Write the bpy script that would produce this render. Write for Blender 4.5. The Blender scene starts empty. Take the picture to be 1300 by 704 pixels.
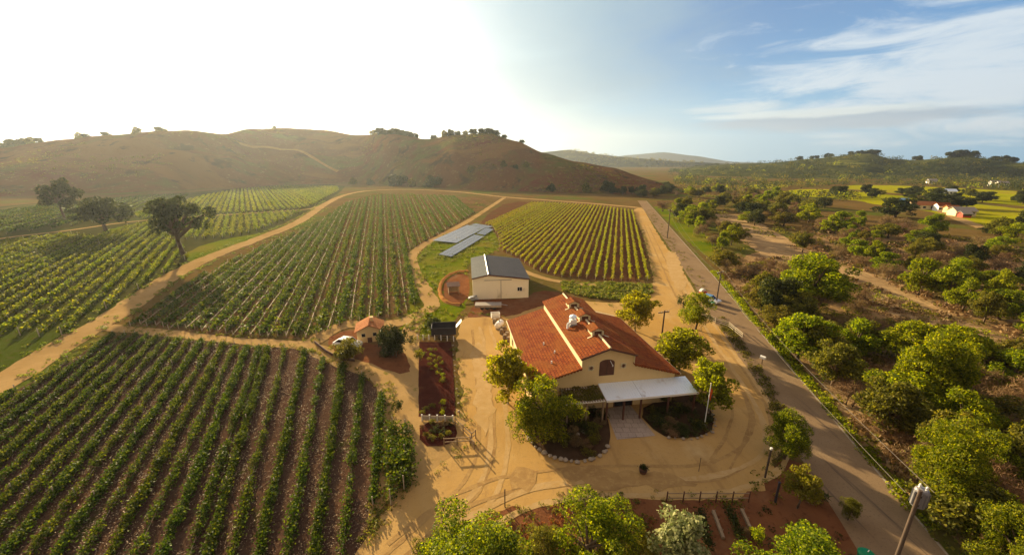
import bpy, bmesh, math, random
import numpy as np
from mathutils import Vector, noise
from mathutils.geometry import tessellate_polygon

random.seed(7)
RNG = np.random.default_rng(11)
SC = bpy.context.scene
COL = SC.collection
R = math.radians

# ------------------------------------------------------------------ camera geometry (used to survey the site)
F, CX, CY, H = 500.0, 650.0, 352.0, 28.0
PITCH = math.atan(147 / 500.0)
CP, SP = math.cos(PITCH), math.sin(PITCH)

def ray(px, py):
    x = (px - CX) / F
    u = -(py - CY) / F
    return (x, CP + u * SP, u * CP - SP)

def G(px, py, z=0.0):
    r = ray(px, py)
    t = (z - H) / r[2]
    return (r[0] * t, r[1] * t)

def proj(X, Y, Z):
    dz = Z - H
    d = Y * CP - dz * SP
    u = Y * SP + dz * CP
    return (CX + F * X / d, CY - F * u / d, d)

SUN_AZ, SUN_EL = R(-34.8), R(13.5)
SUNV = Vector((math.sin(SUN_AZ) * math.cos(SUN_EL), math.cos(SUN_AZ) * math.cos(SUN_EL), math.sin(SUN_EL)))

# ------------------------------------------------------------------ materials
def newmat(name):
    m = bpy.data.materials.new(name)
    m.use_nodes = True
    nt = m.node_tree
    nt.nodes.clear()
    out = nt.nodes.new('ShaderNodeOutputMaterial')
    return m, nt, out

def ramp(nt, fac, cols):
    r = nt.nodes.new('ShaderNodeValToRGB')
    el = r.color_ramp.elements
    while len(el) < len(cols):
        el.new(0.5)
    for i, (p, c) in enumerate(cols):
        el[i].position = p
        el[i].color = (c[0], c[1], c[2], 1)
    nt.links.new(fac, r.inputs[0])
    return r.outputs[0]

def tex(nt, scale, detail=6, rough=0.6, coord='Object', dist=0.0, stretch=None):
    tc = nt.nodes.new('ShaderNodeTexCoord')
    src = tc.outputs[coord]
    if stretch:
        mp = nt.nodes.new('ShaderNodeMapping')
        mp.inputs['Rotation'].default_value = (0, 0, stretch[0])
        mp.inputs['Scale'].default_value = (stretch[1], stretch[2], 1)
        nt.links.new(src, mp.inputs[0])
        src = mp.outputs[0]
    n = nt.nodes.new('ShaderNodeTexNoise')
    n.inputs['Scale'].default_value = scale
    n.inputs['Detail'].default_value = detail
    n.inputs['Roughness'].default_value = rough
    n.inputs['Distortion'].default_value = dist
    nt.links.new(src, n.inputs['Vector'])
    return n.outputs[0]

def mixc(nt, fac, a, b, mode='MIX'):
    mx = nt.nodes.new('ShaderNodeMix')
    mx.data_type = 'RGBA'
    mx.blend_type = mode
    for v, k in ((fac, 0), (a, 6), (b, 7)):
        if hasattr(v, 'is_linked'):
            nt.links.new(v, mx.inputs[k])
        elif k == 0:
            mx.inputs[0].default_value = v
        else:
            mx.inputs[k].default_value = (v[0], v[1], v[2], 1)
    return mx.outputs[2]

def bump(nt, h, strength, dist):
    b = nt.nodes.new('ShaderNodeBump')
    b.inputs['Strength'].default_value = strength
    b.inputs['Distance'].default_value = dist
    nt.links.new(h, b.inputs['Height'])
    return b.outputs[0]

def tone(c, k=0.78, sat=1.18):
    l = (c[0] + c[1] + c[2]) / 3
    return tuple(max(0.004, k * (l + (v - l) * sat)) for v in c)

def mat(name, c0, c1=None, scale=1.0, rough=0.8, metal=0.0, spec=0.3, bmp=0.0, bdist=0.1, k=0.78, layers=(), coord='Object', stretch=None, detail=6):
    """layers: (scale, threshold lo, hi, colour, stretch)"""
    c0 = tone(c0, k); c1 = tone(c1, k) if c1 else None
    layers = [(L[0], L[1], L[2], tone(L[3])) + tuple(L[4:]) for L in layers]
    m, nt, out = newmat(name)
    p = nt.nodes.new('ShaderNodeBsdfPrincipled')
    p.inputs['Roughness'].default_value = rough
    p.inputs['Metallic'].default_value = metal
    p.inputs['Specular IOR Level'].default_value = spec
    nt.links.new(p.outputs[0], out.inputs[0])
    n = tex(nt, scale, detail, 0.65, coord, 0.0, stretch)
    c = ramp(nt, n, [(0.3, c0), (0.7, c1 or [x * 1.15 for x in c0])])
    for L in layers:
        ln = tex(nt, L[0], 7, 0.65, coord, 0.4, L[4] if len(L) > 4 else None)
        f = ramp(nt, ln, [(L[1], (0, 0, 0)), (L[2], (1, 1, 1))])
        c = mixc(nt, f, c, L[3])
    nt.links.new(c, p.inputs['Base Color'])
    if bmp:
        bn = tex(nt, scale * 3, 8, 0.7, coord)
        nt.links.new(bump(nt, bn, bmp, bdist), p.inputs['Normal'])
    return m

def leafmat(name, cols, trans=0.4, var=0.25):
    m, nt, out = newmat(name)
    g = nt.nodes.new('ShaderNodeNewGeometry')
    c = ramp(nt, g.outputs['Random Per Island'], [(i / max(1, len(cols) - 1), k) for i, k in enumerate(cols)])
    oi = nt.nodes.new('ShaderNodeObjectInfo')
    hs = nt.nodes.new('ShaderNodeHueSaturation')
    mr = nt.nodes.new('ShaderNodeMapRange')
    mr.inputs[3].default_value = 1 - var
    mr.inputs[4].default_value = 1 + var
    nt.links.new(oi.outputs['Random'], mr.inputs[0])
    nt.links.new(mr.outputs[0], hs.inputs['Value'])
    mr2 = nt.nodes.new('ShaderNodeMapRange')
    mr2.inputs[3].default_value = 0.492
    mr2.inputs[4].default_value = 0.52
    w = nt.nodes.new('ShaderNodeTexWhiteNoise')
    w.noise_dimensions = '1D'
    nt.links.new(oi.outputs['Random'], w.inputs['W'])
    nt.links.new(w.outputs['Value'], mr2.inputs[0])
    nt.links.new(mr2.outputs[0], hs.inputs['Hue'])
    nt.links.new(c, hs.inputs['Color'])
    p = nt.nodes.new('ShaderNodeBsdfPrincipled')
    p.inputs['Roughness'].default_value = 0.6
    p.inputs['Specular IOR Level'].default_value = 0.12
    nt.links.new(hs.outputs[0], p.inputs['Base Color'])
    t = nt.nodes.new('ShaderNodeBsdfTranslucent')
    br = nt.nodes.new('ShaderNodeHueSaturation')
    br.inputs['Hue'].default_value = 0.497
    br.inputs['Saturation'].default_value = 1.1
    br.inputs['Value'].default_value = 1.5
    nt.links.new(hs.outputs[0], br.inputs['Color'])
    nt.links.new(br.outputs[0], t.inputs[0])
    mx = nt.nodes.new('ShaderNodeMixShader')
    mx.inputs[0].default_value = trans
    nt.links.new(p.outputs[0], mx.inputs[1])
    nt.links.new(t.outputs[0], mx.inputs[2])
    nt.links.new(mx.outputs[0], out.inputs[0])
    return m

M = {}
M['ground'] = mat('ground_mat', (0.13, 0.09, 0.036), (0.21, 0.135, 0.058), 0.05, layers=((0.018, 0.5, 0.62, (0.11, 0.13, 0.03)), (0.35, 0.55, 0.7, (0.20, 0.14, 0.075)), (1.2, 0.58, 0.7, (0.06, 0.07, 0.018))), bmp=0.6, bdist=0.4, spec=0.0)
M['soil_a'] = mat('front_vineyard_soil', (0.085, 0.052, 0.038), (0.13, 0.08, 0.056), 0.5, layers=((0.12, 0.54, 0.68, (0.155, 0.088, 0.055)), (3.0, 0.54, 0.66, (0.06, 0.036, 0.026)), (0.25, 0.6, 0.7, (0.08, 0.085, 0.025))), bmp=0.9, bdist=0.25, spec=0.0)
M['soil_b'] = mat('middle_vineyard_soil', (0.14, 0.09, 0.042), (0.21, 0.125, 0.065), 0.12, layers=((0.05, 0.5, 0.64, (0.09, 0.098, 0.026)), (0.8, 0.55, 0.68, (0.20, 0.115, 0.06)), (0.02, 0.52, 0.66, (0.21, 0.11, 0.06))), bmp=0.6, bdist=0.3, spec=0.0)
M['soil_c'] = mat('right_vineyard_soil', (0.12, 0.06, 0.032), (0.17, 0.085, 0.045), 0.2, layers=((0.06, 0.55, 0.68, (0.13, 0.095, 0.035)), (1.2, 0.55, 0.7, (0.085, 0.045, 0.025))), bmp=0.6, bdist=0.3, spec=0.0)
M['soil_d'] = mat('left_vineyard_soil', (0.055, 0.06, 0.02), (0.095, 0.085, 0.03), 0.1, layers=((0.03, 0.48, 0.62, (0.075, 0.095, 0.02)), (0.9, 0.56, 0.7, (0.13, 0.085, 0.045))), bmp=0.5, bdist=0.3, spec=0.0)
M['grass'] = mat('grass_ground', (0.10, 0.15, 0.018), (0.20, 0.21, 0.03), 0.12, layers=((0.05, 0.5, 0.68, (0.24, 0.19, 0.05)), (1.5, 0.55, 0.7, (0.08, 0.11, 0.016))), bmp=0.8, bdist=0.3, spec=0.0)
M['meadow'] = mat('meadow_ground', (0.30, 0.32, 0.025), (0.42, 0.38, 0.045), 0.02, layers=((0.01, 0.5, 0.66, (0.32, 0.25, 0.06)), (0.2, 0.56, 0.7, (0.13, 0.15, 0.025))), bmp=0.5, bdist=0.4, spec=0.0)
M['sand'] = mat('sandy_dirt', (0.49, 0.315, 0.14), (0.60, 0.405, 0.19), 0.12, layers=((0.05, 0.48, 0.7, (0.53, 0.32, 0.12)), (0.5, 0.56, 0.72, (0.38, 0.24, 0.115), (0.5, 1, 0.15)), (4.0, 0.57, 0.7, (0.40, 0.26, 0.13)), (0.09, 0.58, 0.7, (0.62, 0.45, 0.24))), bmp=0.5, bdist=0.12, spec=0.0)
M['lane'] = mat('pale_dirt', (0.42, 0.275, 0.13), (0.54, 0.37, 0.185), 0.2, layers=((0.06, 0.5, 0.7, (0.36, 0.24, 0.11)), (2.0, 0.56, 0.7, (0.32, 0.23, 0.12)), (0.6, 0.6, 0.72, (0.17, 0.16, 0.04))), bmp=0.5, bdist=0.12, spec=0.0)
M['reddirt'] = mat('red_dirt', (0.17, 0.075, 0.042), (0.25, 0.115, 0.06), 0.3, layers=((1.5, 0.54, 0.7, (0.11, 0.048, 0.03)), (0.1, 0.55, 0.7, (0.27, 0.16, 0.09))), bmp=0.7, bdist=0.2, spec=0.0)
M['mulch'] = mat('dark_mulch', (0.06, 0.02, 0.016), (0.095, 0.034, 0.024), 1.0, layers=((4, 0.55, 0.7, (0.04, 0.018, 0.013)), (0.3, 0.6, 0.7, (0.13, 0.06, 0.035))), bmp=0.8, bdist=0.1, spec=0.0)
M['bark_mulch'] = mat('bark_mulch', (0.06, 0.038, 0.024), (0.10, 0.062, 0.04), 1.0, layers=((4, 0.55, 0.7, (0.04, 0.026, 0.018)),), bmp=0.8, bdist=0.1, spec=0.0)
M['river'] = mat('dry_river_sand', (0.40, 0.27, 0.15), (0.54, 0.38, 0.21), 0.1, layers=((0.06, 0.5, 0.7, (0.24, 0.16, 0.09)), (0.7, 0.57, 0.7, (0.20, 0.15, 0.08), (0.6, 1, 0.2))), bmp=0.7, bdist=0.3, spec=0.0)
M['dryground'] = mat('dry_scrub_ground', (0.28, 0.18, 0.095), (0.40, 0.265, 0.14), 0.12, spec=0.0, layers=((0.06, 0.5, 0.64, (0.14, 0.125, 0.04)), (0.6, 0.55, 0.7, (0.36, 0.25, 0.14)), (2.0, 0.56, 0.68, (0.12, 0.085, 0.045))), bmp=0.8, bdist=0.3)
M['asphalt'] = mat('worn_asphalt', (0.27, 0.19, 0.12), (0.33, 0.235, 0.15), 0.3, rough=0.85, layers=((0.12, 0.52, 0.68, (0.34, 0.25, 0.16)), (6.0, 0.55, 0.7, (0.17, 0.12, 0.085)), (0.3, 0.60, 0.68, (0.14, 0.105, 0.08), (-0.35, 3, 0.12))), bmp=0.3, bdist=0.03, spec=0.0)
M['verge'] = mat('weedy_verge', (0.11, 0.10, 0.03), (0.21, 0.16, 0.065), 0.3, layers=((0.2, 0.5, 0.64, (0.10, 0.12, 0.025)), (1.5, 0.56, 0.7, (0.25, 0.19, 0.10))), bmp=0.8, bdist=0.25, spec=0.0)
M['paver'] = None
M['hill'] = mat('hill_ground', (0.125, 0.062, 0.032), (0.20, 0.10, 0.047), 0.008, layers=((0.012, 0.5, 0.62, (0.115, 0.12, 0.035)), (0.02, 0.57, 0.66, (0.15, 0.05, 0.034)), (0.06, 0.56, 0.68, (0.07, 0.062, 0.028)), (0.22, 0.57, 0.68, (0.26, 0.185, 0.09)), (0.004, 0.54, 0.60, (0.22, 0.12, 0.05), (0.6, 1, 3)), (0.03, 0.58, 0.64, (0.075, 0.05, 0.028))), bmp=0.8, bdist=3.0, spec=0.0)
M['farhill'] = mat('wooded_hill_ground', (0.05, 0.06, 0.022), (0.10, 0.10, 0.032), 0.006, layers=((0.008, 0.54, 0.64, (0.19, 0.19, 0.05)), (0.03, 0.52, 0.62, (0.035, 0.045, 0.018))), bmp=1.0, bdist=4.0, spec=0.0)
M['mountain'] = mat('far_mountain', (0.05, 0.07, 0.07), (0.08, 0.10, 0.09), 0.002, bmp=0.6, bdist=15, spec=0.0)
M['bark'] = mat('bark', (0.11, 0.075, 0.05), (0.19, 0.135, 0.09), 2.5, bmp=0.6, bdist=0.05)
M['palebark'] = mat('pale_bark', (0.42, 0.36, 0.28), (0.26, 0.2, 0.15), 2.5)
M['stucco'] = mat('cream_stucco', (0.84, 0.62, 0.33), (0.90, 0.69, 0.38), 0.7, rough=0.9, layers=((0.25, 0.55, 0.75, (0.64, 0.5, 0.3)),), bmp=0.25, bdist=0.02)
M['trim'] = mat('cream_trim', (0.80, 0.68, 0.42), (0.84, 0.73, 0.48), 1.0, rough=0.7)
M['whitepaint'] = mat('white_paint', (0.78, 0.76, 0.70), (0.84, 0.82, 0.77), 1.5, rough=0.5, k=1.0)
M['shedwall'] = mat('shed_cream_metal', (0.80, 0.75, 0.58), (0.85, 0.80, 0.64), 0.4, rough=0.55, layers=((0.3, 0.6, 0.75, (0.70, 0.64, 0.48)),), k=1.0)
M['darkmetal'] = mat('dark_metal', (0.05, 0.045, 0.05), (0.085, 0.08, 0.085), 0.6, rough=0.45, metal=0.3)
M['galv'] = mat('galvanised_sheet', (0.80, 0.89, 0.97), (0.86, 0.93, 0.98), 0.4, rough=0.5, metal=0.15, spec=0.4, layers=((0.5, 0.56, 0.75, (0.6, 0.58, 0.55)),), k=1.0)
M['greymetal'] = mat('grey_metal', (0.35, 0.35, 0.35), (0.45, 0.45, 0.44), 1.0, rough=0.45, metal=0.4)
M['canpaint'] = mat('transformer_paint', (0.2, 0.19, 0.2), (0.27, 0.26, 0.26), 1.0, rough=0.4, spec=0.5)
M['darkwood'] = mat('dark_wood', (0.10, 0.045, 0.03), (0.16, 0.075, 0.05), 2.0, rough=0.7)
M['wood'] = mat('weathered_wood', (0.27, 0.19, 0.12), (0.38, 0.28, 0.18), 2.0, rough=0.85)
M['polewood'] = mat('pole_wood', (0.085, 0.06, 0.045), (0.14, 0.10, 0.075), 1.0, rough=0.85)
M['postwood'] = mat('vine_stake_wood', (0.55, 0.46, 0.34), (0.68, 0.58, 0.44), 1.0, rough=0.8)
M['cane'] = mat('vine_cane', (0.36, 0.26, 0.17), (0.50, 0.38, 0.26), 0.8, rough=0.85)
M['darkglass'] = mat('dark_glass', (0.02, 0.02, 0.025), (0.03, 0.03, 0.035), 1.0, rough=0.12, spec=0.5)
M['stone'] = mat('pale_stone', (0.34, 0.28, 0.22), (0.5, 0.42, 0.33), 1.5, bmp=0.5, bdist=0.06, spec=0.0)
M['concrete'] = mat('concrete', (0.36, 0.31, 0.26), (0.44, 0.38, 0.32), 0.8, bmp=0.2, bdist=0.02)
M['orangeearth'] = mat('orange_clay', (0.42, 0.20, 0.085), (0.50, 0.27, 0.12), 0.6, bmp=0.5, bdist=0.1, spec=0.0)
M['redpaint'] = mat('red_paint', (0.55, 0.06, 0.03), (0.62, 0.09, 0.04), 1.0, rough=0.5)
M['redcloth'] = mat('red_cloth', (0.6, 0.10, 0.04), (0.68, 0.15, 0.06), 1.0)
M['bluepaint'] = mat('blue_paint', (0.16, 0.30, 0.50), (0.2, 0.36, 0.56), 1.0, rough=0.3, spec=0.5)
M['whitecar'] = mat('white_car_paint', (0.8, 0.8, 0.78), None, 1.0, rough=0.25, spec=0.5, k=1.0)
M['rubber'] = mat('black_rubber', (0.02, 0.02, 0.02), None, 1.0, rough=0.8)
M['greenplastic'] = mat('green_plastic', (0.02, 0.22, 0.09), (0.03, 0.28, 0.12), 1.0, rough=0.4)
M['blackplastic'] = mat('black_plastic', (0.025, 0.022, 0.02), None, 1.0, rough=0.5)
M['wire'] = mat('wire', (0.22, 0.19, 0.16), None, 1.0, rough=0.5)

# roof tiles: running courses + per tile colour variation, real bump
def tilemat(name, cols, w, h, rot=False):
    m, nt, out = newmat(name)
    p = nt.nodes.new('ShaderNodeBsdfPrincipled')
    p.inputs['Roughness'].default_value = 0.9
    p.inputs['Specular IOR Level'].default_value = 0.03
    nt.links.new(p.outputs[0], out.inputs[0])
    tc = nt.nodes.new('ShaderNodeTexCoord')
    mp = nt.nodes.new('ShaderNodeMapping')
    if rot:
        mp.inputs['Rotation'].default_value = (0, 0, R(90))
    nt.links.new(tc.outputs['Object'], mp.inputs[0])
    b = nt.nodes.new('ShaderNodeTexBrick')
    b.inputs['Scale'].default_value = 1.0
    b.inputs['Brick Width'].default_value = w
    b.inputs['Row Height'].default_value = h
    b.inputs['Mortar Size'].default_value = 0.03
    b.inputs['Bias'].default_value = 0.0
    b.inputs['Color1'].default_value = (*cols[0], 1)
    b.inputs['Color2'].default_value = (*cols[1], 1)
    b.inputs['Mortar'].default_value = (*cols[2], 1)
    nt.links.new(mp.outputs[0], b.inputs['Vector'])
    n = tex(nt, 0.35, 6, 0.6)
    f = ramp(nt, n, [(0.42, (0, 0, 0)), (0.68, (1, 1, 1))])
    c = mixc(nt, f, b.outputs['Color'], cols[3])
    n2 = tex(nt, 6.0, 4, 0.7)
    f2 = ramp(nt, n2, [(0.55, (0, 0, 0)), (0.72, (1, 1, 1))])
    c = mixc(nt, f2, c, cols[2])
    nt.links.new(c, p.inputs['Base Color'])
    nt.links.new(bump(nt, b.outputs['Fac'], 0.9, -0.06), p.inputs['Normal'])
    return m
M['tile'] = tilemat('terracotta_tiles', [(0.32, 0.085, 0.02), (0.20, 0.045, 0.016), (0.09, 0.025, 0.014), (0.24, 0.085, 0.022)], 0.42, 0.34, True)
M['tile_orange'] = tilemat('orange_tiles', [(0.52, 0.20, 0.07), (0.42, 0.15, 0.05), (0.24, 0.085, 0.035), (0.52, 0.22, 0.08)], 0.3, 0.3, True)
M['paver'] = tilemat('paver_mat', [(0.42, 0.34, 0.27), (0.34, 0.27, 0.22), (0.22, 0.17, 0.14), (0.4, 0.32, 0.26)], 0.8, 0.8)
def solarmat():
    m, nt, out = newmat('solar_cells')
    p = nt.nodes.new('ShaderNodeBsdfPrincipled')
    p.inputs['Roughness'].default_value = 0.3
    p.inputs['Specular IOR Level'].default_value = 0.35
    nt.links.new(p.outputs[0], out.inputs[0])
    tc = nt.nodes.new('ShaderNodeTexCoord')
    b = nt.nodes.new('ShaderNodeTexBrick')
    b.offset = 0.0
    b.inputs['Scale'].default_value = 1.0
    b.inputs['Brick Width'].default_value = 0.32
    b.inputs['Row Height'].default_value = 0.32
    b.inputs['Mortar Size'].default_value = 0.012
    b.inputs['Color1'].default_value = (0.11, 0.12, 0.15, 1)
    b.inputs['Color2'].default_value = (0.14, 0.15, 0.18, 1)
    b.inputs['Mortar'].default_value = (0.42, 0.42, 0.43, 1)
    nt.links.new(tc.outputs['Object'], b.inputs['Vector'])
    nt.links.new(b.outputs[0], p.inputs['Base Color'])
    return m
M['solar'] = solarmat()
# foliage
M['l_bright'] = leafmat('leaf_bright_green', [(0.06, 0.09, 0.008), (0.18, 0.21, 0.012), (0.37, 0.35, 0.024)], 0.6, 0.15)
M['l_yellow'] = leafmat('leaf_yellow_green', [(0.13, 0.13, 0.016), (0.20, 0.185, 0.022), (0.26, 0.22, 0.03)], 0.5, 0.15)
M['l_young'] = leafmat('leaf_young_yellow', [(0.12, 0.12, 0.012), (0.22, 0.215, 0.02), (0.38, 0.345, 0.035)], 0.6, 0.12)
M['l_near'] = leafmat('leaf_near_green', [(0.045, 0.072, 0.007), (0.15, 0.18, 0.012), (0.38, 0.36, 0.026)], 0.55, 0.12)
M['l_olive'] = leafmat('leaf_olive', [(0.05, 0.055, 0.012), (0.13, 0.12, 0.018), (0.24, 0.195, 0.03)], 0.5, 0.18)
M['l_dark'] = leafmat('leaf_dark_green', [(0.022, 0.03, 0.008), (0.042, 0.05, 0.011), (0.08, 0.082, 0.016)], 0.35)
M['l_grey'] = leafmat('leaf_pale_grey_green', [(0.09, 0.11, 0.03), (0.22, 0.22, 0.09), (0.36, 0.34, 0.16)], 0.3)
M['l_vine'] = leafmat('leaf_vine', [(0.03, 0.052, 0.008), (0.06, 0.088, 0.010), (0.16, 0.165, 0.02)], 0.4, 0.12)
M['l_vineb'] = leafmat('leaf_vine_yellow', [(0.12, 0.13, 0.012), (0.22, 0.205, 0.018), (0.34, 0.29, 0.035)], 0.52, 0.12)
M['l_vined'] = leafmat('leaf_vine_green', [(0.06, 0.085, 0.010), (0.125, 0.145, 0.014), (0.26, 0.24, 0.03)], 0.48, 0.12)
M['l_brown'] = leafmat('twig_brown', [(0.12, 0.07, 0.035), (0.19, 0.11, 0.05), (0.26, 0.17, 0.08)], 0.2)
M['l_rust'] = leafmat('leaf_rust', [(0.22, 0.07, 0.03), (0.34, 0.12, 0.04), (0.42, 0.2, 0.06)], 0.3)
M['l_grass'] = leafmat('grass_blades', [(0.08, 0.12, 0.014), (0.15, 0.17, 0.022), (0.27, 0.22, 0.06)], 0.4)
M['litter'] = leafmat('litter', [(0.09, 0.05, 0.035), (0.19, 0.12, 0.07), (0.38, 0.27, 0.15)], 0.1)

# ------------------------------------------------------------------ object helpers
def tag(o, label=None, cat=None, group=None, kind=None):
    if label: o['label'] = label
    if cat: o['category'] = cat
    if group: o['group'] = group
    if kind: o['kind'] = kind
    return o

def link(name, me, material, parent=None):
    o = bpy.data.objects.new(name, me)
    if material is not None and not me.materials:
        me.materials.append(material)
    COL.objects.link(o)
    if parent is not None:
        o.parent = parent
    return o

def empty(name, loc, rz=0.0, label=None, cat=None, group=None):
    o = bpy.data.objects.new(name, None)
    o.empty_display_size = 0.5
    COL.objects.link(o)
    o.location = (loc[0], loc[1], loc[2] if len(loc) > 2 else 0)
    o.rotation_euler = (0, 0, rz)
    return tag(o, label, cat, group)

def npmesh(name, V, Fc):
    """quads/tris from numpy arrays"""
    me = bpy.data.meshes.new(name)
    n, k = Fc.shape
    me.vertices.add(len(V)); me.vertices.foreach_set('co', np.ascontiguousarray(V, dtype=np.float32).ravel())
    me.loops.add(n * k); me.loops.foreach_set('vertex_index', np.ascontiguousarray(Fc, dtype=np.int32).ravel())
    me.polygons.add(n)
    me.polygons.foreach_set('loop_start', np.arange(0, n * k, k, dtype=np.int32))
    me.update(calc_edges=True); me.validate()
    return me

class MB:
    def __init__(s): s.v, s.f = [], []
    def add(s, vs, fs):
        b = len(s.v); s.v += [tuple(v) for v in vs]; s.f += [tuple(i + b for i in f) for f in fs]
    def box(s, x0, x1, y0, y1, z0, z1):
        s.add([(x0,y0,z0),(x1,y0,z0),(x1,y1,z0),(x0,y1,z0),(x0,y0,z1),(x1,y0,z1),(x1,y1,z1),(x0,y1,z1)],
              [(3,2,1,0),(4,5,6,7),(0,1,5,4),(1,2,6,5),(2,3,7,6),(3,0,4,7)])
    def slab(s, top, th):
        """closed plate: polygon corners + thickness downward"""
        n = len(top); bot = [(x, y, z - th) for x, y, z in top]
        s.add(list(top) + bot, [tuple(range(n)), tuple(reversed(range(n, 2 * n)))] + [(i, i + n, (i + 1) % n + n, (i + 1) % n) for i in range(n)])
    def prism(s, poly, y0, y1):
        """poly in x,z extruded along y"""
        n = len(poly)
        s.add([(x, y0, z) for x, z in poly] + [(x, y1, z) for x, z in poly],
              [tuple(range(n)), tuple(reversed(range(n, 2 * n)))] + [(i, i + n, (i + 1) % n + n, (i + 1) % n) for i in range(n)])
    def tube(s, p, q, r0, r1=None, n=8, cap=True):
        r1 = r0 if r1 is None else r1
        p, q = Vector(p), Vector(q); d = (q - p)
        if d.length < 1e-6: return
        d.normalize(); a = d.orthogonal().normalized(); b = d.cross(a)
        vs = []
        for c, r in ((p, r0), (q, r1)):
            for i in range(n):
                t = 2 * math.pi * i / n
                vs.append(c + a * (r * math.cos(t)) + b * (r * math.sin(t)))
        fs = [(i, (i + 1) % n, (i + 1) % n + n, i + n) for i in range(n)]
        if cap: fs += [tuple(reversed(range(n))), tuple(range(n, 2 * n))]
        s.add(vs, fs)
    def path(s, pts, rs, n=7):
        for i in range(len(pts) - 1): s.tube(pts[i], pts[i + 1], rs[i], rs[i + 1], n)
    def lathe(s, prof, n=16, c=(0, 0)):
        vs = []
        for r, z in prof:
            for i in range(n):
                t = 2 * math.pi * i / n; vs.append((c[0] + r * math.cos(t), c[1] + r * math.sin(t), z))
        fs = []
        for k in range(len(prof) - 1):
            for i in range(n):
                fs.append((k*n+i, k*n+(i+1)%n, (k+1)*n+(i+1)%n, (k+1)*n+i))
        fs += [tuple(reversed(range(n))), tuple(range((len(prof)-1)*n, len(prof)*n))]
        s.add(vs, fs)
    def build(s, name, material, parent=None, bevel=0.0, smooth=False):
        me = bpy.data.meshes.new(name)
        me.from_pydata(s.v, [], s.f); me.validate(); me.update()
        bm = bmesh.new(); bm.from_mesh(me)
        bmesh.ops.recalc_face_normals(bm, faces=bm.faces[:])
        bm.to_mesh(me); bm.free()
        o = link(name, me, material, parent)
        if bevel:
            md = o.modifiers.new('bevel', 'BEVEL'); md.width = bevel; md.segments = 2; md.limit_method = 'ANGLE'
        if smooth:
            for p in me.polygons: p.use_smooth = True
        return o

def copy_tree(o, parent=None):
    c = o.copy(); COL.objects.link(c)
    if parent is not None: c.parent = parent
    for ch in list(o.children): copy_tree(ch, c)
    return c

ONES = ['', 'first', 'second', 'third', 'fourth', 'fifth', 'sixth', 'seventh', 'eighth', 'ninth', 'tenth', 'eleventh', 'twelfth', 'thirteenth', 'fourteenth', 'fifteenth', 'sixteenth', 'seventeenth', 'eighteenth', 'nineteenth']
TENS = {2: 'twent', 3: 'thirt', 4: 'fort', 5: 'fift', 6: 'sixt', 7: 'sevent', 8: 'eight', 9: 'ninet'}
def ordinal(n):
    if n < 20: return ONES[n]
    t, u = divmod(n, 10)
    return TENS[t] + ('ieth' if u == 0 else 'y-' + ONES[u])

# ------------------------------------------------------------------ setting: sheets on the ground
LAYER = [0]
def zlayer():
    LAYER[0] += 1
    return 0.004 + 0.001 * LAYER[0]

def densify(pts, step):
    out = []
    n = len(pts)
    for i in range(n):
        a, b = pts[i], pts[(i + 1) % n]
        L = math.hypot(b[0] - a[0], b[1] - a[1]); k = max(1, int(L / step))
        k = min(k, 160)
        for j in range(k):
            t = j / k; out.append((a[0] + (b[0] - a[0]) * t, a[1] + (b[1] - a[1]) * t))
    return out

def smooth_closed(pts, it=1):
    for _ in range(it):
        out = []
        n = len(pts)
        for i in range(n):
            a, b = pts[i], pts[(i + 1) % n]
            out.append((a[0]*.75 + b[0]*.25, a[1]*.75 + b[1]*.25)); out.append((a[0]*.25 + b[0]*.75, a[1]*.25 + b[1]*.75))
        pts = out
    return pts

def sheet_world(name, pts, material, jitter=0.3, step=0.8, kind='structure', smooth=1, z=None, label=None):
    pts = smooth_closed(pts, smooth) if smooth else pts
    pts = densify(pts, step)
    seed = len(name) * 7.3 + len(pts)
    pts = [(x + jitter * noise.noise((x * .6, y * .6, seed)) + .5 * jitter * noise.noise((x * 2, y * 2, seed + 3)), y + jitter * noise.noise((x * .6, y * .6, seed + 9)) + .5 * jitter * noise.noise((x * 2, y * 2, seed + 13))) for x, y in pts]
    tri = tessellate_polygon([[Vector((x, y, 0)) for x, y in pts]])
    me = bpy.data.meshes.new(name)
    me.from_pydata([(x, y, 0) for x, y in pts], [], [tuple(t) for t in tri]); me.update()
    bm = bmesh.new(); bm.from_mesh(me)
    for f in bm.faces:
        if f.normal.z < 0: f.normal_flip()
    bm.to_mesh(me); bm.free()
    o = link(name, me, material)
    o.location.z = zlayer() if z is None else z
    return tag(o, kind=kind, label=label)

def sheet(name, px, material, **k):
    return sheet_world(name, [G(*p) for p in px], material, **k)

def spline(pts, step=1.0):
    out = []
    P = [pts[0]] + list(pts) + [pts[-1]]
    for i in range(1, len(P) - 2):
        p0, p1, p2, p3 = (np.array(P[i + k], float) for k in (-1, 0, 1, 2))
        L = np.linalg.norm(p2 - p1); k = max(2, int(L / step))
        for j in range(k):
            t = j / k
            out.append(0.5 * ((2*p1) + (-p0+p2)*t + (2*p0-5*p1+4*p2-p3)*t*t + (-p0+3*p1-3*p2+p3)*t**3))
    out.append(np.array(P[-2], float))
    return out

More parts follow.
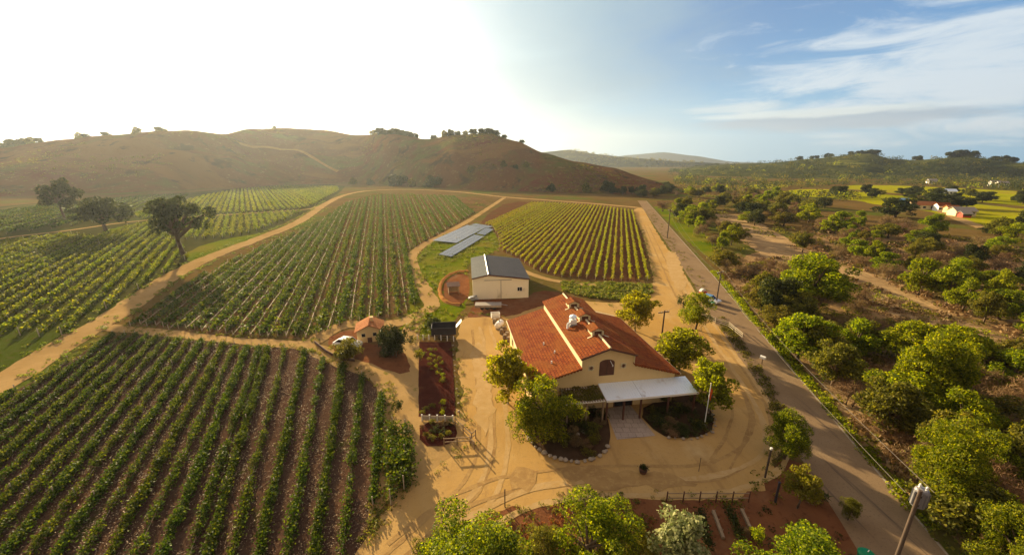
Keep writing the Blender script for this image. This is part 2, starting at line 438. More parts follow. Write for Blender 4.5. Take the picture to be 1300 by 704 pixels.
def ribbon(name, px, width, material, jitter=0.35, step=1.0, world=False, zfun=None, label=None, kind='structure'):
    """px: list of (px,py[,width])"""
    base = [p[:2] if world else G(p[0], p[1]) for p in px]
    wd = [p[2] if len(p) > 2 else width for p in px]
    c = spline([(b[0], b[1], w) for b, w in zip(base, wd)], step)
    V, Fc = [], []
    for i, p in enumerate(c):
        a, b = c[max(0, i - 1)], c[min(len(c) - 1, i + 1)]
        d = np.array([b[0] - a[0], b[1] - a[1]]); d /= (np.linalg.norm(d) + 1e-9)
        nrm = np.array([-d[1], d[0]])
        for s in (-1, 1):
            w = p[2] / 2 + jitter * noise.noise((p[0] * .3, p[1] * .3, s * 5)) + .5 * jitter * noise.noise((p[0] * 1.1, p[1] * 1.1, s * 5))
            q = p[:2] + nrm * s * w
            V.append((q[0], q[1], zfun(q[0], q[1]) if zfun else 0))
    for i in range(len(c) - 1): Fc.append((2*i+1, 2*i, 2*i+2, 2*i+3))
    me = bpy.data.meshes.new(name); me.from_pydata(V, [], Fc); me.update()
    bm = bmesh.new(); bm.from_mesh(me)
    for f in bm.faces:
        if f.normal.z < 0: f.normal_flip()
    bm.to_mesh(me); bm.free()
    o = link(name, me, material)
    if not zfun: o.location.z = zlayer()
    return tag(o, kind=kind, label=label)

def inside(poly, x, y):
    c = False; n = len(poly); j = n - 1
    for i in range(n):
        xi, yi = poly[i]; xj, yj = poly[j]
        if (yi > y) != (yj > y) and x < (xj - xi) * (y - yi) / (yj - yi) + xi: c = not c
        j = i
    return c

# ground: one sheet to the horizon
V = [(0, 0, 0)]; Fc = []
rad = [15, 40, 80, 150, 300, 600, 1200, 2500, 5000, 9000]
NA = 72
for r in rad:
    for i in range(NA):
        t = 2 * math.pi * i / NA; V.append((r * math.cos(t), r * math.sin(t), 0))
for i in range(NA): Fc.append((0, 1 + i, 1 + (i + 1) % NA))
for k in range(len(rad) - 1):
    for i in range(NA):
        Fc.append((1 + k*NA + i, 1 + (k+1)*NA + i, 1 + (k+1)*NA + (i+1) % NA, 1 + k*NA + (i+1) % NA))
me = bpy.data.meshes.new('ground'); me.from_pydata(V, [], Fc); me.update()
tag(link('ground', me, M['ground']), kind='structure')

# ------------------------------------------------------------------ hills
def d_of(py): return G(650, py)[1]
def az_px(px): return math.atan((px - 650) * CP / F)
def interp(tab, x, k):
    if x <= tab[0][0]: return tab[0][k]
    for a, b in zip(tab, tab[1:]):
        if x <= b[0]:
            t = (x - a[0]) / (b[0] - a[0]); t = t * t * (3 - 2 * t) * .5 + t * .5
            return a[k] + (b[k] - a[k]) * t
    return tab[-1][k]

def ridge_tab(rows):
    out = []
    for px, yr, dr, yb in rows:
        r = ray(px, yr); hr = H + dr * r[2] / math.hypot(r[0], r[1])
        rb = ray(px, yb); db = -H / rb[2] * math.hypot(rb[0], rb[1])
        out.append((math.atan2(r[0], r[1]), hr, dr, db))
    return out

FRONT = ridge_tab([(-420, 190, 900, 262), (-160, 192, 850, 256), (0, 188, 820, 252), (45, 181, 790, 250), (80, 177, 760, 248), (130, 172, 740, 246), (200, 167, 720, 243), (240, 165.5, 720, 240), (285, 170.5, 740, 238),
    (320, 165, 840, 236), (360, 162.5, 860, 234), (410, 165, 840, 233), (450, 171.5, 760, 233), (500, 170, 650, 236), (540, 177, 600, 238), (580, 171, 570, 240), (620, 169.5, 545, 242), (655, 179, 520, 243.5),
    (690, 194, 500, 245), (730, 205, 480, 246), (780, 213, 460, 247), (830, 221, 440, 247), (870, 232, 430, 246), (900, 241, 420, 245)])
def hill_front(x, y):
    az = math.atan2(x, y); d = math.hypot(x, y)
    hr, dr, db = (interp(FRONT, az, k) for k in (1, 2, 3))
    t = (d - db) / (dr - db)
    if t <= 0: return -0.6
    fade = 1.0
    if az > FRONT[-4][0]: fade = max(0, 1 - (az - FRONT[-4][0]) / (FRONT[-1][0] - FRONT[-4][0]))
    if t < 1:
        s = t * t * (3 - 2 * t)
        s = 0.45 * s + 0.55 * math.sin(t * math.pi / 2) * min(1, t * 4) ** .5
    else:
        s = max(0.0, 1 - ((t - 1) * .55) ** 2 * 1.2) if t < 2.2 else 0.3
    g = noise.fractal((x * .008, y * .008, 2.1), 1.0, 2.0, 5)
    rg = abs(noise.noise((x * .0065 + 3, y * .0065, 0.4))) - .25
    env = max(0, min(1, t * 3)) * max(0, min(1, (1.0 - t) * 2.2)) if t < 1 else 0
    return hr * s * fade + env * (g * 9 + rg * 38) * fade * min(1, hr / 60)

RIGHT = ridge_tab([(850, 216, 1500, 226), (890, 211, 1500, 226), (930, 208.5, 1450, 226), (980, 206.5, 1400, 227), (1030, 201.5, 1350, 227), (1080, 197, 1300, 227), (1105, 195, 1280, 227), (1130, 201.5, 1280, 227), (1160, 203.5, 1250, 227), (1200, 200.5, 1200, 227),
    (1230, 198, 1200, 227), (1262, 203, 1180, 227), (1300, 207, 1150, 227), (1380, 201, 1100, 228), (1500, 204, 1050, 228), (1800, 200, 1000, 228)])
MID = ridge_tab([(640, 200, 2400, 212), (690, 193, 2400, 212), (722, 190, 2400, 212), (760, 196, 2400, 212), (800, 200, 2400, 212), (860, 205, 2400, 212), (950, 208.5, 2400, 212), (1050, 211, 2400, 212)])
FAR = ridge_tab([(700, 207, 5200, 209), (760, 202, 5200, 209), (800, 196.5, 5200, 209), (842, 193, 5200, 209), (880, 197.5, 5200, 209), (930, 205.5, 5200, 209), (1000, 207.5, 5200, 209), (1150, 208, 5200, 209)])
def simple_hill(tab, amp, fr):
    def f(x, y):
        az = math.atan2(x, y); d = math.hypot(x, y)
        hr, dr, db = (interp(tab, az, k) for k in (1, 2, 3))
        t = (d - db) / (dr - db)
        if t <= 0: return -1.0
        s = t * t * (3 - 2 * t) * .6 + .4 * t if t < 1 else max(0, 1 - ((t - 1) * 1.2) ** 2)
        edge = min(1, max(0, (az - tab[0][0]) / R(3)), max(0, (tab[-1][0] - az) / R(3)))
        env = min(1, t * 3) * min(1, abs(1 - t) * 3) if t < 1 else 0
        return max(-1, hr * s * edge + env * amp * noise.fractal((x * fr, y * fr, 5), 1, 2, 5))
    return f
hill_right = simple_hill(RIGHT, 12, .004)
hill_mid = simple_hill(MID, 25, .002)
hill_far = simple_hill(FAR, 60, .001)

def hill_mesh(name, fun, tab, material, na, nd, tmax):
    V, Fc = [], []
    for i in range(na + 1):
        az = tab[0][0] + (tab[-1][0] - tab[0][0]) * i / na
        db, dr = interp(tab, az, 3), interp(tab, az, 2)
        for j in range(nd + 1):
            t = -0.04 + (tmax + .04) * (j / nd)
            d = db + (dr - db) * t
            x, y = d * math.sin(az), d * math.cos(az)
            V.append((x, y, fun(x, y)))
    w = nd + 1
    for i in range(na):
        for j in range(nd): Fc.append((i*w+j, (i+1)*w+j, (i+1)*w+j+1, i*w+j+1))
    me = bpy.data.meshes.new(name); me.from_pydata(V, [], Fc); me.update()
    for p in me.polygons: p.use_smooth = True
    bm = bmesh.new(); bm.from_mesh(me); bmesh.ops.recalc_face_normals(bm, faces=bm.faces[:])
    if sum(f.normal.z for f in bm.faces) < 0: bmesh.ops.reverse_faces(bm, faces=bm.faces[:])
    bm.to_mesh(me); bm.free()
    return tag(link(name, me, material), kind='structure')
hill_mesh('hills', hill_front, FRONT, M['hill'], 220, 90, 1.7)
hill_mesh('wooded_hills', hill_right, RIGHT, M['farhill'], 120, 40, 1.6)
hill_mesh('green_ridge', hill_mid, MID, M['farhill'], 60, 24, 1.5)
hill_mesh('mountains', hill_far, FAR, M['mountain'], 60, 20, 1.5)
def hz(x, y):
    return max(0.0, hill_front(x, y), hill_right(x, y))

# ------------------------------------------------------------------ fields, roads, yard
A_PX = [(-160, 600), (-40, 528), (0, 507), (150, 422), (230, 430), (310, 438), (380, 442), (430, 461), (485, 489), (490, 600), (462, 680), (440, 760), (-160, 760)]
B_PX = [(160, 414), (215, 374), (280, 337), (330, 314), (400, 285), (440, 257), (480, 247), (560, 248), (628, 253), (590, 278), (545, 304), (519, 318), (519, 345), (529, 385), (510, 402), (440, 411), (405, 427), (385, 431), (310, 428), (230, 420)]
C_PX = [(645, 255), (700, 258), (760, 262), (805, 268), (812, 285), (820, 320), (825, 357), (770, 356), (710, 352), (680, 344), (655, 326), (634, 318), (632, 300), (625, 289), (606, 281)]
D1_PX = [(-60, 322), (0, 307), (90, 297), (118, 301), (165, 287), (185, 283), (205, 291), (232, 314), (240, 327), (205, 350), (150, 383), (80, 425), (0, 473), (-60, 508)]
D2_PX = [(192, 281), (262, 275.5), (330, 271), (386, 267.5), (360, 280), (320, 295), (285, 302), (240, 304), (212, 296)]
D3_PX = [(165, 274), (262, 248), (300, 241), (360, 236.5), (428, 236.5), (430, 242), (402, 258), (388, 264), (330, 268.5), (262, 272.5), (180, 278)]
D4_PX = [(-60, 308), (0, 298), (110, 285), (160, 272), (250, 247.5), (200, 248), (100, 256), (0, 268), (-60, 276)]
sheet('field', [(-80, 530), (-80, 270), (0, 262), (120, 252), (260, 243), (360, 234), (440, 234), (430, 247), (330, 300), (240, 333), (150, 392), (60, 445)], M['soil_d'], jitter=1.0, step=3)
sheet('field', B_PX, M['soil_b'], jitter=.6, step=1.5)
sheet('field', C_PX, M['soil_c'], jitter=.6, step=1.5)
sheet('field', A_PX, M['soil_a'], jitter=.4, step=1.0)
# grass areas
sheet('grass_patch', [(520, 352), (530, 322), (560, 300), (606, 282), (634, 300), (632, 320), (592, 330), (596, 380), (582, 402), (545, 430), (500, 432), (520, 402)], M['grass'], jitter=.6)
sheet('grass_patch', [(712, 358), (760, 358), (826, 362), (828, 372), (800, 382), (752, 378), (716, 370)], M['grass'], jitter=.6)
sheet('grass_patch', [(118, 300), (140, 290), (172, 284), (186, 284), (190, 290), (150, 301), (125, 304)], M['grass'], jitter=1.0, step=2)
sheet('grass_patch', [(236, 318), (285, 303), (325, 297), (345, 293), (300, 314), (262, 327), (238, 333)], M['grass'], jitter=1.0, step=2)
# meadows of the valley on the right
sheet('meadow', [(985, 251), (1060, 250), (1130, 262), (1180, 268), (1300, 300), (1380, 320), (1380, 270), (1260, 262), (1180, 252), (1060, 240), (1000, 240)], M['meadow'], jitter=4, step=6)
sheet('meadow', [(1050, 238), (1150, 246), (1300, 262), (1400, 270), (1400, 250), (1250, 240), (1100, 234)], M['meadow'], jitter=4, step=8)
sheet('meadow', [(820, 262), (840, 262), (880, 285), (930, 330), (905, 330), (870, 305)], M['grass'], jitter=1.5, step=2)
sheet('meadow', [(930, 236), (985, 233), (1010, 236), (960, 241)], M['meadow'], jitter=3, step=6)
# dry river bed and bare sand patches
sheet('dry_ground', [(915, 345), (950, 322), (985, 316), (1060, 360), (1130, 392), (1230, 440), (1400, 500), (1400, 700), (1240, 730), (1180, 670), (1085, 545), (1000, 450)], M['dryground'], jitter=1.0, step=1.2)
sheet('dry_ground', [(1000, 300), (1060, 288), (1200, 300), (1400, 340), (1400, 480), (1240, 420), (1130, 365), (1050, 335)], M['dryground'], jitter=1.5, step=2)
ribbon('river_bed', [(925, 272, 18), (951, 292, 19), (985, 312, 18), (1012, 328, 17), (1045, 341, 15), (1079, 350, 14), (1130, 376, 13), (1166, 400, 12), (1205, 415, 11), (1238, 428, 10), (1300, 452, 9), (1380, 480, 9)], 8, M['river'], jitter=1.2, step=1.5)
ribbon('river_bed', [(1100, 450, 5), (1160, 478, 5), (1227, 507, 4), (1300, 537, 4), (1400, 575, 4)], 4, M['river'], jitter=.8)
sheet('sand_patch', [(938, 348), (968, 352), (990, 375), (975, 392), (950, 378)], M['river'], jitter=.8)
sheet('sand_patch', [(1040, 478), (1075, 470), (1100, 500), (1090, 530), (1060, 515)], M['river'], jitter=.8)
sheet('sand_patch', [(1190, 640), (1225, 600), (1300, 560), (1380, 590), (1300, 650), (1230, 680)], M['reddirt'], jitter=.6)
# verge between the yard and the paved road, then the yard, then the lanes
roadR = [(100, 297), (52.9, 102.0), (44.4, 69.4), (40.1, 51.4), (35.8, 35.2), (32.8, 23.3), (30.4, 14), (27, 0)]
YARD = [(585, 403), (607, 397), (640, 401), (668, 384), (700, 374), (752, 384), (800, 384), (826, 372), (829, 350), (822, 318), (813, 288), (801, 267), (817, 262), (838, 296), (872, 342), (895, 388), (925, 418), (962, 470), (992, 530), (1003, 560), (985, 580), (968, 632), (835, 634), (745, 634), (690, 640), (640, 646), (580, 660), (530, 704), (505, 760), (420, 760), (462, 680), (500, 635), (528, 612), (560, 590), (592, 566), (588, 510), (578, 440)]
sheet('dirt_yard', [(470, 780), (545, 665), (640, 640), (700, 622), (960, 618), (1010, 572), (1110, 640), (1230, 780)], M['reddirt'], jitter=.6)
sheet('dirt_yard', [(515, 515), (588, 512), (604, 570), (545, 630), (485, 650), (497, 560)], M['lane'], jitter=.4)
sheet('yard', YARD, M['sand'], jitter=.5, step=.7)
sheet('dirt_yard', [(600, 392), (604, 378), (668, 380), (680, 368), (722, 372), (700, 384), (640, 404), (612, 402), (590, 404)], M['reddirt'], jitter=.5, step=.7)
sheet('dirt_yard', [(660, 660), (690, 640), (740, 636), (700, 655), (640, 700), (600, 760), (520, 760), (540, 704), (590, 668)], M['reddirt'], jitter=.6)
sheet('dirt_yard', [(818, 634), (950, 634), (1000, 650), (1090, 690), (1160, 760), (810, 780), (800, 690)], M['reddirt'], jitter=.6)
sheet('dirt_yard', [(560, 362), (575, 348), (594, 346), (598, 372), (585, 388), (566, 384)], M['reddirt'], jitter=.4, step=.7)
sheet('verge', [(958, 455), (1000, 520), (1018, 556), (1004, 566), (975, 510), (945, 455), (905, 405), (918, 402)], M['verge'], jitter=.4)
sheet('verge', [(822, 262), (836, 280), (878, 336), (898, 372), (890, 385), (868, 345), (838, 302), (816, 264)], M['verge'], jitter=.4)
wR = 6.4
road_c = []
for i, (x, y) in enumerate(roadR):
    a, b = roadR[max(0, i - 1)], roadR[min(len(roadR) - 1, i + 1)]
    d = Vector((b[0] - a[0], b[1] - a[1])).normalized()
    road_c.append((x + d.y * wR / 2, y - d.x * wR / 2, wR))
ribbon('road', road_c, wR, M['asphalt'], jitter=.12, step=1.0, world=True)
edge = []
for (x, y, w), (rx, ry) in zip(road_c, roadR): edge.append((rx + (x - rx) * .06, ry + (y - ry) * .06, .18))
ribbon('road_shoulder', [(rx - (x - rx) * .22, ry - (y - ry) * .22, 1.3) for (x, y, w), (rx, ry) in zip(road_c, roadR)], 1.3, M['verge'], jitter=.5, step=1.0, world=True)
ribbon('road_edge_line', edge, .18, mat('worn_white_line', (0.5, 0.42, 0.32), (0.36, 0.29, 0.22), 2.0), jitter=.03, step=1.0, world=True)
ribbon('road', [(896, 372, 4), (912, 398, 6), (935, 412, 7), (955, 420, 7)], 6, M['asphalt'], jitter=.3)
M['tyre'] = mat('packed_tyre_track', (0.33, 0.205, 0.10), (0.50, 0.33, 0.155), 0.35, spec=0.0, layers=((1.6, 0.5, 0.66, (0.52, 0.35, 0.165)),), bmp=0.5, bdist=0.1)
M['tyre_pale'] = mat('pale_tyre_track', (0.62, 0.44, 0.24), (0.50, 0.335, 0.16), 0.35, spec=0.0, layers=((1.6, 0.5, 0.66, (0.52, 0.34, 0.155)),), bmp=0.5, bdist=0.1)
def tracks(px, material, gauge=1.7, w=.38):
    c = spline([G(*p) for p in px], 1.0)
    for s_ in (-1, 1):
        q = []
        for i, p in enumerate(c):
            d = c[min(i + 1, len(c) - 1)] - c[max(0, i - 1)]; d /= np.linalg.norm(d) + 1e-9
            q.append((p[0] - d[1] * s_ * gauge / 2, p[1] + d[0] * s_ * gauge / 2, w))
        ribbon('tyre_track', q[::3], w, material, jitter=.22, step=.6, world=True)
tracks([(480, 730), (560, 655), (606, 604), (618, 545), (610, 465), (606, 418)], M['tyre'])
tracks([(520, 720), (610, 632), (632, 580), (632, 520), (622, 440), (614, 412)], M['tyre_pale'], 1.8, .5)
tracks([(500, 700), (600, 628), (700, 606), (800, 600), (900, 598), (955, 570), (965, 525), (930, 462), (880, 405), (848, 345), (820, 285)], M['tyre'], 1.8, .4)
tracks([(560, 690), (680, 630), (790, 618), (905, 615), (975, 590), (985, 555), (960, 500), (905, 420), (864, 350)], M['tyre_pale'], 1.8, .55)
tracks([(915, 590), (930, 560), (940, 520), (915, 462), (882, 416), (905, 402)], M['tyre'], 1.7, .35)
tracks([(-20, 495), (80, 438), (150, 398), (215, 353), (270, 326), (330, 303), (380, 282), (415, 259)], M['tyre'], 1.9, .5)
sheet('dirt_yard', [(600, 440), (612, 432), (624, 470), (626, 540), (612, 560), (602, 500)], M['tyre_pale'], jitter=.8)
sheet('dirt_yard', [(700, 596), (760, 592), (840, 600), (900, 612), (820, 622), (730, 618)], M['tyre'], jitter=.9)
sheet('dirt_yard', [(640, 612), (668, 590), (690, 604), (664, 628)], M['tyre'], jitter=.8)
sheet('dirt_yard', [(845, 320), (858, 318), (872, 360), (862, 375), (850, 350)], M['tyre_pale'], jitter=.9)
# lanes
ribbon('farm_track', [(-60, 520), (0, 487), (80, 437), (150, 397), (215, 352), (270, 325), (330, 302), (380, 281), (415, 258), (440, 247), (470, 242), (520, 240.5), (580, 243.5), (640, 250), (700, 254.5), (760, 259), (815, 264)], 5.0, M['lane'], jitter=.5, step=1.5)
ribbon('farm_track', [(135, 415, 2.6), (230, 425, 2.2), (310, 433, 2.2), (385, 439, 2.6), (430, 457, 3), (470, 470, 3.4), (500, 480, 5), (515, 500, 6.5), (512, 545, 5), (500, 590, 3), (482, 636, 1.6), (470, 662, .4)], 3, M['lane'], jitter=.4, step=.8)
ribbon('farm_track', [(640, 251), (600, 277), (562, 298), (536, 312), (523, 326), (527, 345), (540, 370), (548, 388), (530, 400), (505, 410), (470, 412), (440, 412), (412, 424), (390, 438)], 3.2, M['lane'], jitter=.4, step=.8)
ribbon('farm_track', [(520, 480, 4), (526, 450, 3), (520, 425, 3), (530, 405, 3)], 3, M['lane'], jitter=.4, step=.8)
ribbon('farm_track', [(828, 366, 2.5), (780, 362, 2), (730, 360, 2), (690, 353, 2), (660, 342, 2)], 2, M['lane'], jitter=.3, step=.8)
ribbon('farm_track', [(-60, 318), (0, 303), (90, 292), (170, 281), (262, 274), (330, 270), (390, 265.5), (402, 262)], 2.6, M['lane'], jitter=.4, step=2)
ribbon('farm_track', [(-80, 282), (0, 265), (120, 253), (260, 244), (360, 235.5), (440, 234.5), (480, 239)], 4.0, M['verge'], jitter=1, step=3)
sheet('dirt_yard', [(412, 432), (440, 418), (458, 420), (462, 436), (500, 440), (520, 452), (520, 480), (470, 462), (430, 450)], M['reddirt'], jitter=.4)
ribbon('farm_track', [(1195, 268), (1208, 274), (1225, 281), (1250, 290)], 5, M['lane'], jitter=.5, step=2)
ribbon('hill_track', [(x * d / math.hypot(x, y), y * d / math.hypot(x, y)) for (x, y), d in ((ray(302, 177)[:2], 705), (ray(340, 184)[:2], 720), (ray(380, 194)[:2], 700), (ray(428, 208)[:2], 640))], 5, M['lane'], world=True, step=6, zfun=lambda x, y: hill_front(x, y) + .8)

# ------------------------------------------------------------------ foliage generators
def leaf_quads(P, N, size, rng, aspect=0.6):
    """diamond leaves at points P with normals N"""
    n = len(P)
    N = N / (np.linalg.norm(N, axis=1, keepdims=True) + 1e-9)
    a = rng.normal(size=(n, 3)); t1 = np.cross(N, a); t1 /= (np.linalg.norm(t1, axis=1, keepdims=True) + 1e-9)
    t2 = np.cross(N, t1)
    s = (size * rng.uniform(.6, 1.35, n))[:, None]
    V = np.stack([P + t1 * s, P + t2 * s * aspect, P - t1 * s, P - t2 * s * aspect], 1).reshape(-1, 3)
    Fq = np.arange(4 * n).reshape(n, 4)
    return V, Fq

def crown_points(rng, clumps, per, flat=0.75, skirt=-0.8):
    """clumps: (centre, radius) list -> leaf positions + normals"""
    Ps, Ns = [], []
    for c, r in clumps:
        k = max(6, int(per * (r ** 2)))
        d = rng.normal(size=(k, 3)); d /= np.linalg.norm(d, axis=1, keepdims=True)
        d[:, 2] = np.where(d[:, 2] < skirt, -d[:, 2], d[:, 2])
        rr = r * rng.uniform(.45, 1.0, k) ** .6 * (1 + .22 * np.sin(d[:, 0] * 5 + c[0] * 3) * np.cos(d[:, 1] * 6 + c[1]))
        p = np.array(c) + d * rr[:, None] * np.array([1, 1, flat])
        Ps.append(p); Ns.append(d * .7 + rng.normal(size=(k, 3)) * .75)
    return np.concatenate(Ps), np.concatenate(Ns)

def make_clumps(rng, n, rx, rz, zc, cr, hollow=.5, low=-.85):
    out = []
    while len(out) < n:
        d = rng.normal(size=3); d /= np.linalg.norm(d)
        if d[2] < low: continue
        q = rng.uniform(hollow, 1.0)
        lob = 1 + .25 * math.sin(3 * math.atan2(d[1], d[0]) + 1.7 * len(out) * .1)
        out.append(((d[0] * rx * q * lob, d[1] * rx * q * lob, zc + d[2] * rz * q), cr * rng.uniform(.6, 1.3)))
    return out

TREEKIND = {}
def tree_kind(key, seed, h, rx, rz, zc, nclump, cr, per, leaf, lm, bark='bark', tr=.25, limbs=6, stem0=0.0, hollow=.5, crown='crown', lean=.1, aspect=.6, low=-.85, multi=1):
    """unit tree of real size: trunk mesh + crown mesh, kept as mesh data"""
    rng = np.random.default_rng(seed)
    cl = make_clumps(rng, nclump, rx, rz, zc, cr, hollow, low)
    P, N = crown_points(rng, cl, per)
    V, Fq = leaf_quads(P, N, leaf, rng, aspect)
    me = npmesh(key + '_crown', V, Fq); me.materials.append(M[lm])
    t = MB()
    for m_ in range(multi):
        ox, oy = (0, 0) if multi == 1 else (rng.normal() * .35, rng.normal() * .35)
        top = (rng.normal() * lean * h * .3 + ox, rng.normal() * lean * h * .3 + oy, zc - rz * .2)
        mid = (top[0] * .35 + rng.normal() * .15 + ox, top[1] * .35 + rng.normal() * .15 + oy, top[2] * .5)
        t.path([(ox, oy, -.3), (ox, oy, .25), mid, top], [tr * 1.5, tr * 1.1, tr * .85, tr * .55])
        for i in range(limbs):
            c = cl[int(rng.integers(len(cl)))][0]
            a = Vector(mid).lerp(Vector(top), rng.uniform(.15, 1.0))
            b = a.lerp(Vector(c), .55) + Vector((0, 0, .1 * (c[2] - a.z) + rng.normal() * .2))
            t.path([a, b, Vector(c)], [tr * .5, tr * .32, tr * .12], 5)
    bm = bpy.data.meshes.new(key + '_trunk'); bm.from_pydata(t.v, [], t.f); bm.update(); bm.materials.append(M[bark])
    for p in bm.polygons: p.use_smooth = True
    TREEKIND[key] = (bm, me, h, rx, crown)

# h = nominal height of the top, rx = nominal crown radius
tree_kind('near_green', 1, 8.0, 3.0, 3.2, 4.2, 54, .95, 560, .085, 'l_near', limbs=10, tr=.22)
tree_kind('near_green2', 2, 8.0, 3.1, 3.1, 4.2, 48, 1.0, 520, .088, 'l_near', limbs=10, tr=.22)
tree_kind('near_olive', 3, 7.0, 2.8, 2.8, 3.6, 46, .85, 480, .085, 'l_olive', limbs=10, tr=.18)
tree_kind('near_grey', 4, 6.0, 1.8, 2.0, 3.8, 26, .8, 190, .15, 'l_grey', limbs=8, tr=.15)
tree_kind('mid_green', 5, 9.0, 3.6, 3.5, 4.7, 44, 1.15, 170, .185, 'l_bright', limbs=10, tr=.25)
tree_kind('mid_green2', 6, 9.0, 3.4, 3.6, 4.7, 40, 1.2, 165, .19, 'l_bright', limbs=9, tr=.25)
tree_kind('big_green', 31, 9.0, 3.6, 3.5, 4.7, 66, 1.0, 330, .125, 'l_bright', limbs=12, tr=.25)
tree_kind('mid_yellow', 7, 8.0, 2.9, 2.7, 5.0, 34, 1.0, 100, .21, 'l_yellow', limbs=9, tr=.18)
tree_kind('mid_olive', 8, 8.0, 3.5, 3.1, 4.1, 40, 1.1, 160, .19, 'l_olive', limbs=10, tr=.25)
tree_kind('mid_dark', 9, 8.0, 3.6, 3.3, 3.9, 42, 1.15, 150, .2, 'l_dark', limbs=10, tr=.28)
tree_kind('mid_dark2', 10, 8.0, 3.8, 3.2, 4.0, 32, 1.35, 95, .26, 'l_dark', limbs=9, tr=.28)
tree_kind('bare', 12, 6.0, 2.8, 2.6, 2.8, 26, 1.1, 95, .38, 'l_brown', limbs=14, tr=.12, aspect=.07, multi=3, crown='branches')
tree_kind('bare2', 13, 5.0, 2.6, 1.9, 2.7, 24, 1.05, 95, .36, 'l_brown', limbs=14, tr=.1, aspect=.07, multi=3, crown='branches')
tree_kind('rust', 14, 3.5, 2.0, 1.4, 1.9, 22, .8, 90, .22, 'l_brown', limbs=6, tr=.07, multi=2, aspect=.3)
tree_kind('shrub_green', 15, 2.5, 1.5, 1.0, 1.3, 18, .6, 160, .12, 'l_bright', limbs=5, tr=.05, multi=2)
tree_kind('shrub_olive', 16, 2.5, 1.5, 1.0, 1.3, 18, .6, 160, .12, 'l_olive', limbs=5, tr=.05, multi=2)
tree_kind('shrub_dark', 17, 2.5, 1.5, 1.0, 1.3, 18, .6, 160, .12, 'l_dark', limbs=5, tr=.05, multi=2)
tree_kind('ball_olive', 32, 2.6, 1.5, 1.15, 1.2, 60, .5, 520, .075, 'l_olive', limbs=5, tr=.06, multi=2, hollow=.3, low=-1)
tree_kind('ball_dark', 33, 2.6, 1.5, 1.15, 1.2, 60, .5, 480, .08, 'l_dark', limbs=5, tr=.06, multi=2, hollow=.3, low=-1)
tree_kind('far_green', 18, 9.0, 4.2, 4.0, 4.0, 22, 1.7, 26, .55, 'l_bright', limbs=4, tr=.3)
tree_kind('far_dark', 19, 9.0, 4.6, 4.0, 3.8, 22, 1.8, 26, .58, 'l_dark', limbs=4, tr=.3)
tree_kind('far_dark2', 20, 9.0, 4.3, 4.1, 3.8, 18, 2.0, 24, .6, 'l_dark', limbs=4, tr=.3)
tree_kind('far_olive', 21, 9.0, 4.4, 4.0, 3.9, 20, 1.8, 26, .56, 'l_olive', limbs=4, tr=.3)
tree_kind('young', 22, 7.0, 2.0, 3.2, 3.7, 70, .68, 330, .13, 'l_young', bark='palebark', tr=.09, limbs=14, hollow=.25, low=-.9)
tree_kind('young2', 23, 7.0, 2.1, 3.1, 3.6, 66, .70, 320, .13, 'l_young', bark='palebark', tr=.09, limbs=14, hollow=.2, low=-.9)
tree_kind('round_green', 24, 7.0, 3.0, 2.8, 3.6, 56, .9, 420, .09, 'l_near', tr=.18, limbs=10, low=-.95)
tree_kind('oak1', 25, 17.0, 7.6, 6.4, 9.8, 54, 1.55, 34, .40, 'l_dark', tr=.62, limbs=30, hollow=.5, low=-.6, lean=.25)
tree_kind('oak2', 26, 13.0, 7.3, 5.0, 7.2, 46, 1.75, 34, .40, 'l_dark', tr=.55, limbs=20, hollow=.5, low=-.6, lean=.25)
tree_kind('oak3', 27, 16.0, 6.4, 6.4, 9.0, 44, 1.7, 34, .42, 'l_dark', tr=.5, limbs=20, hollow=.5, low=-.7, lean=.2)
tree_kind('rosette', 28, 1.6, .7, .5, .9, 8, .35, 120, .3, 'l_dark', tr=.05, limbs=4, aspect=.12)

def put_tree(kind, x, y, z, h, w, rz, name, label, cat, group=None):
    tm, cm, h0, r0, crown = TREEKIND[kind]
    e = empty(name, (x, y, z), rz, label, cat, group)
    e.scale = (w / (2.25 * r0), w / (2.25 * r0), h / h0)
    a = link('trunk', tm, None, e); b = link(crown, cm, None, e)
    return e

def height_sil(x, y, w, ty, h_guess=None):
    lo, hi = 1.0, 30.0
    for _ in range(30):
        h = (lo + hi) / 2; best = 1e9
        for k in range(12):
            for q in (.0, .35, .7, 1.0, 1.3):
                an = k * math.pi / 6
                best = min(best, proj(x + .5 * w * math.cos(q) * math.cos(an), y + .5 * w * math.cos(q) * math.sin(an), .58 * h + .44 * h * math.sin(q))[1])
        if best > ty: lo = h
        else: hi = h
    return lo

def height_for(x, y, z0, ty):
    lo, hi = z0 + .2, z0 + 40
    for _ in range(40):
        m_ = (lo + hi) / 2
        if proj(x, y, m_)[1] > ty: lo = m_
        else: hi = m_
    return lo - z0

def tree_px(kind, bx, by, ty, wpx, name, label, cat, group=None, h=None, wmul=1.0):
    x, y = G(bx, by)
    hh = h or height_for(x, y, 0, ty)
    d = proj(x, y, hh * .6)[2]
    if not h and not kind.startswith('oak'): hh = min(hh, max(.45 * hh, height_sil(x, y, wpx * d / F, ty)))
    return put_tree(kind, x, y, 0, hh, wpx * d / F * wmul, random.uniform(0, 6.28), name, label, cat, group)

# ------------------------------------------------------------------ vineyard rows
def clip_line(poly, a, b, y0, y1):
    """longest run of the line x = a + b*y inside poly"""
    best, cur = None, None
    y = y0
    while y <= y1:
        if inside(poly, a + b * y, y):
            cur = [y, y] if cur is None else [cur[0], y]
            if best is None or cur[1] - cur[0] > best[1] - best[0]: best = list(cur)
        else: cur = None
        y += .5
    return best

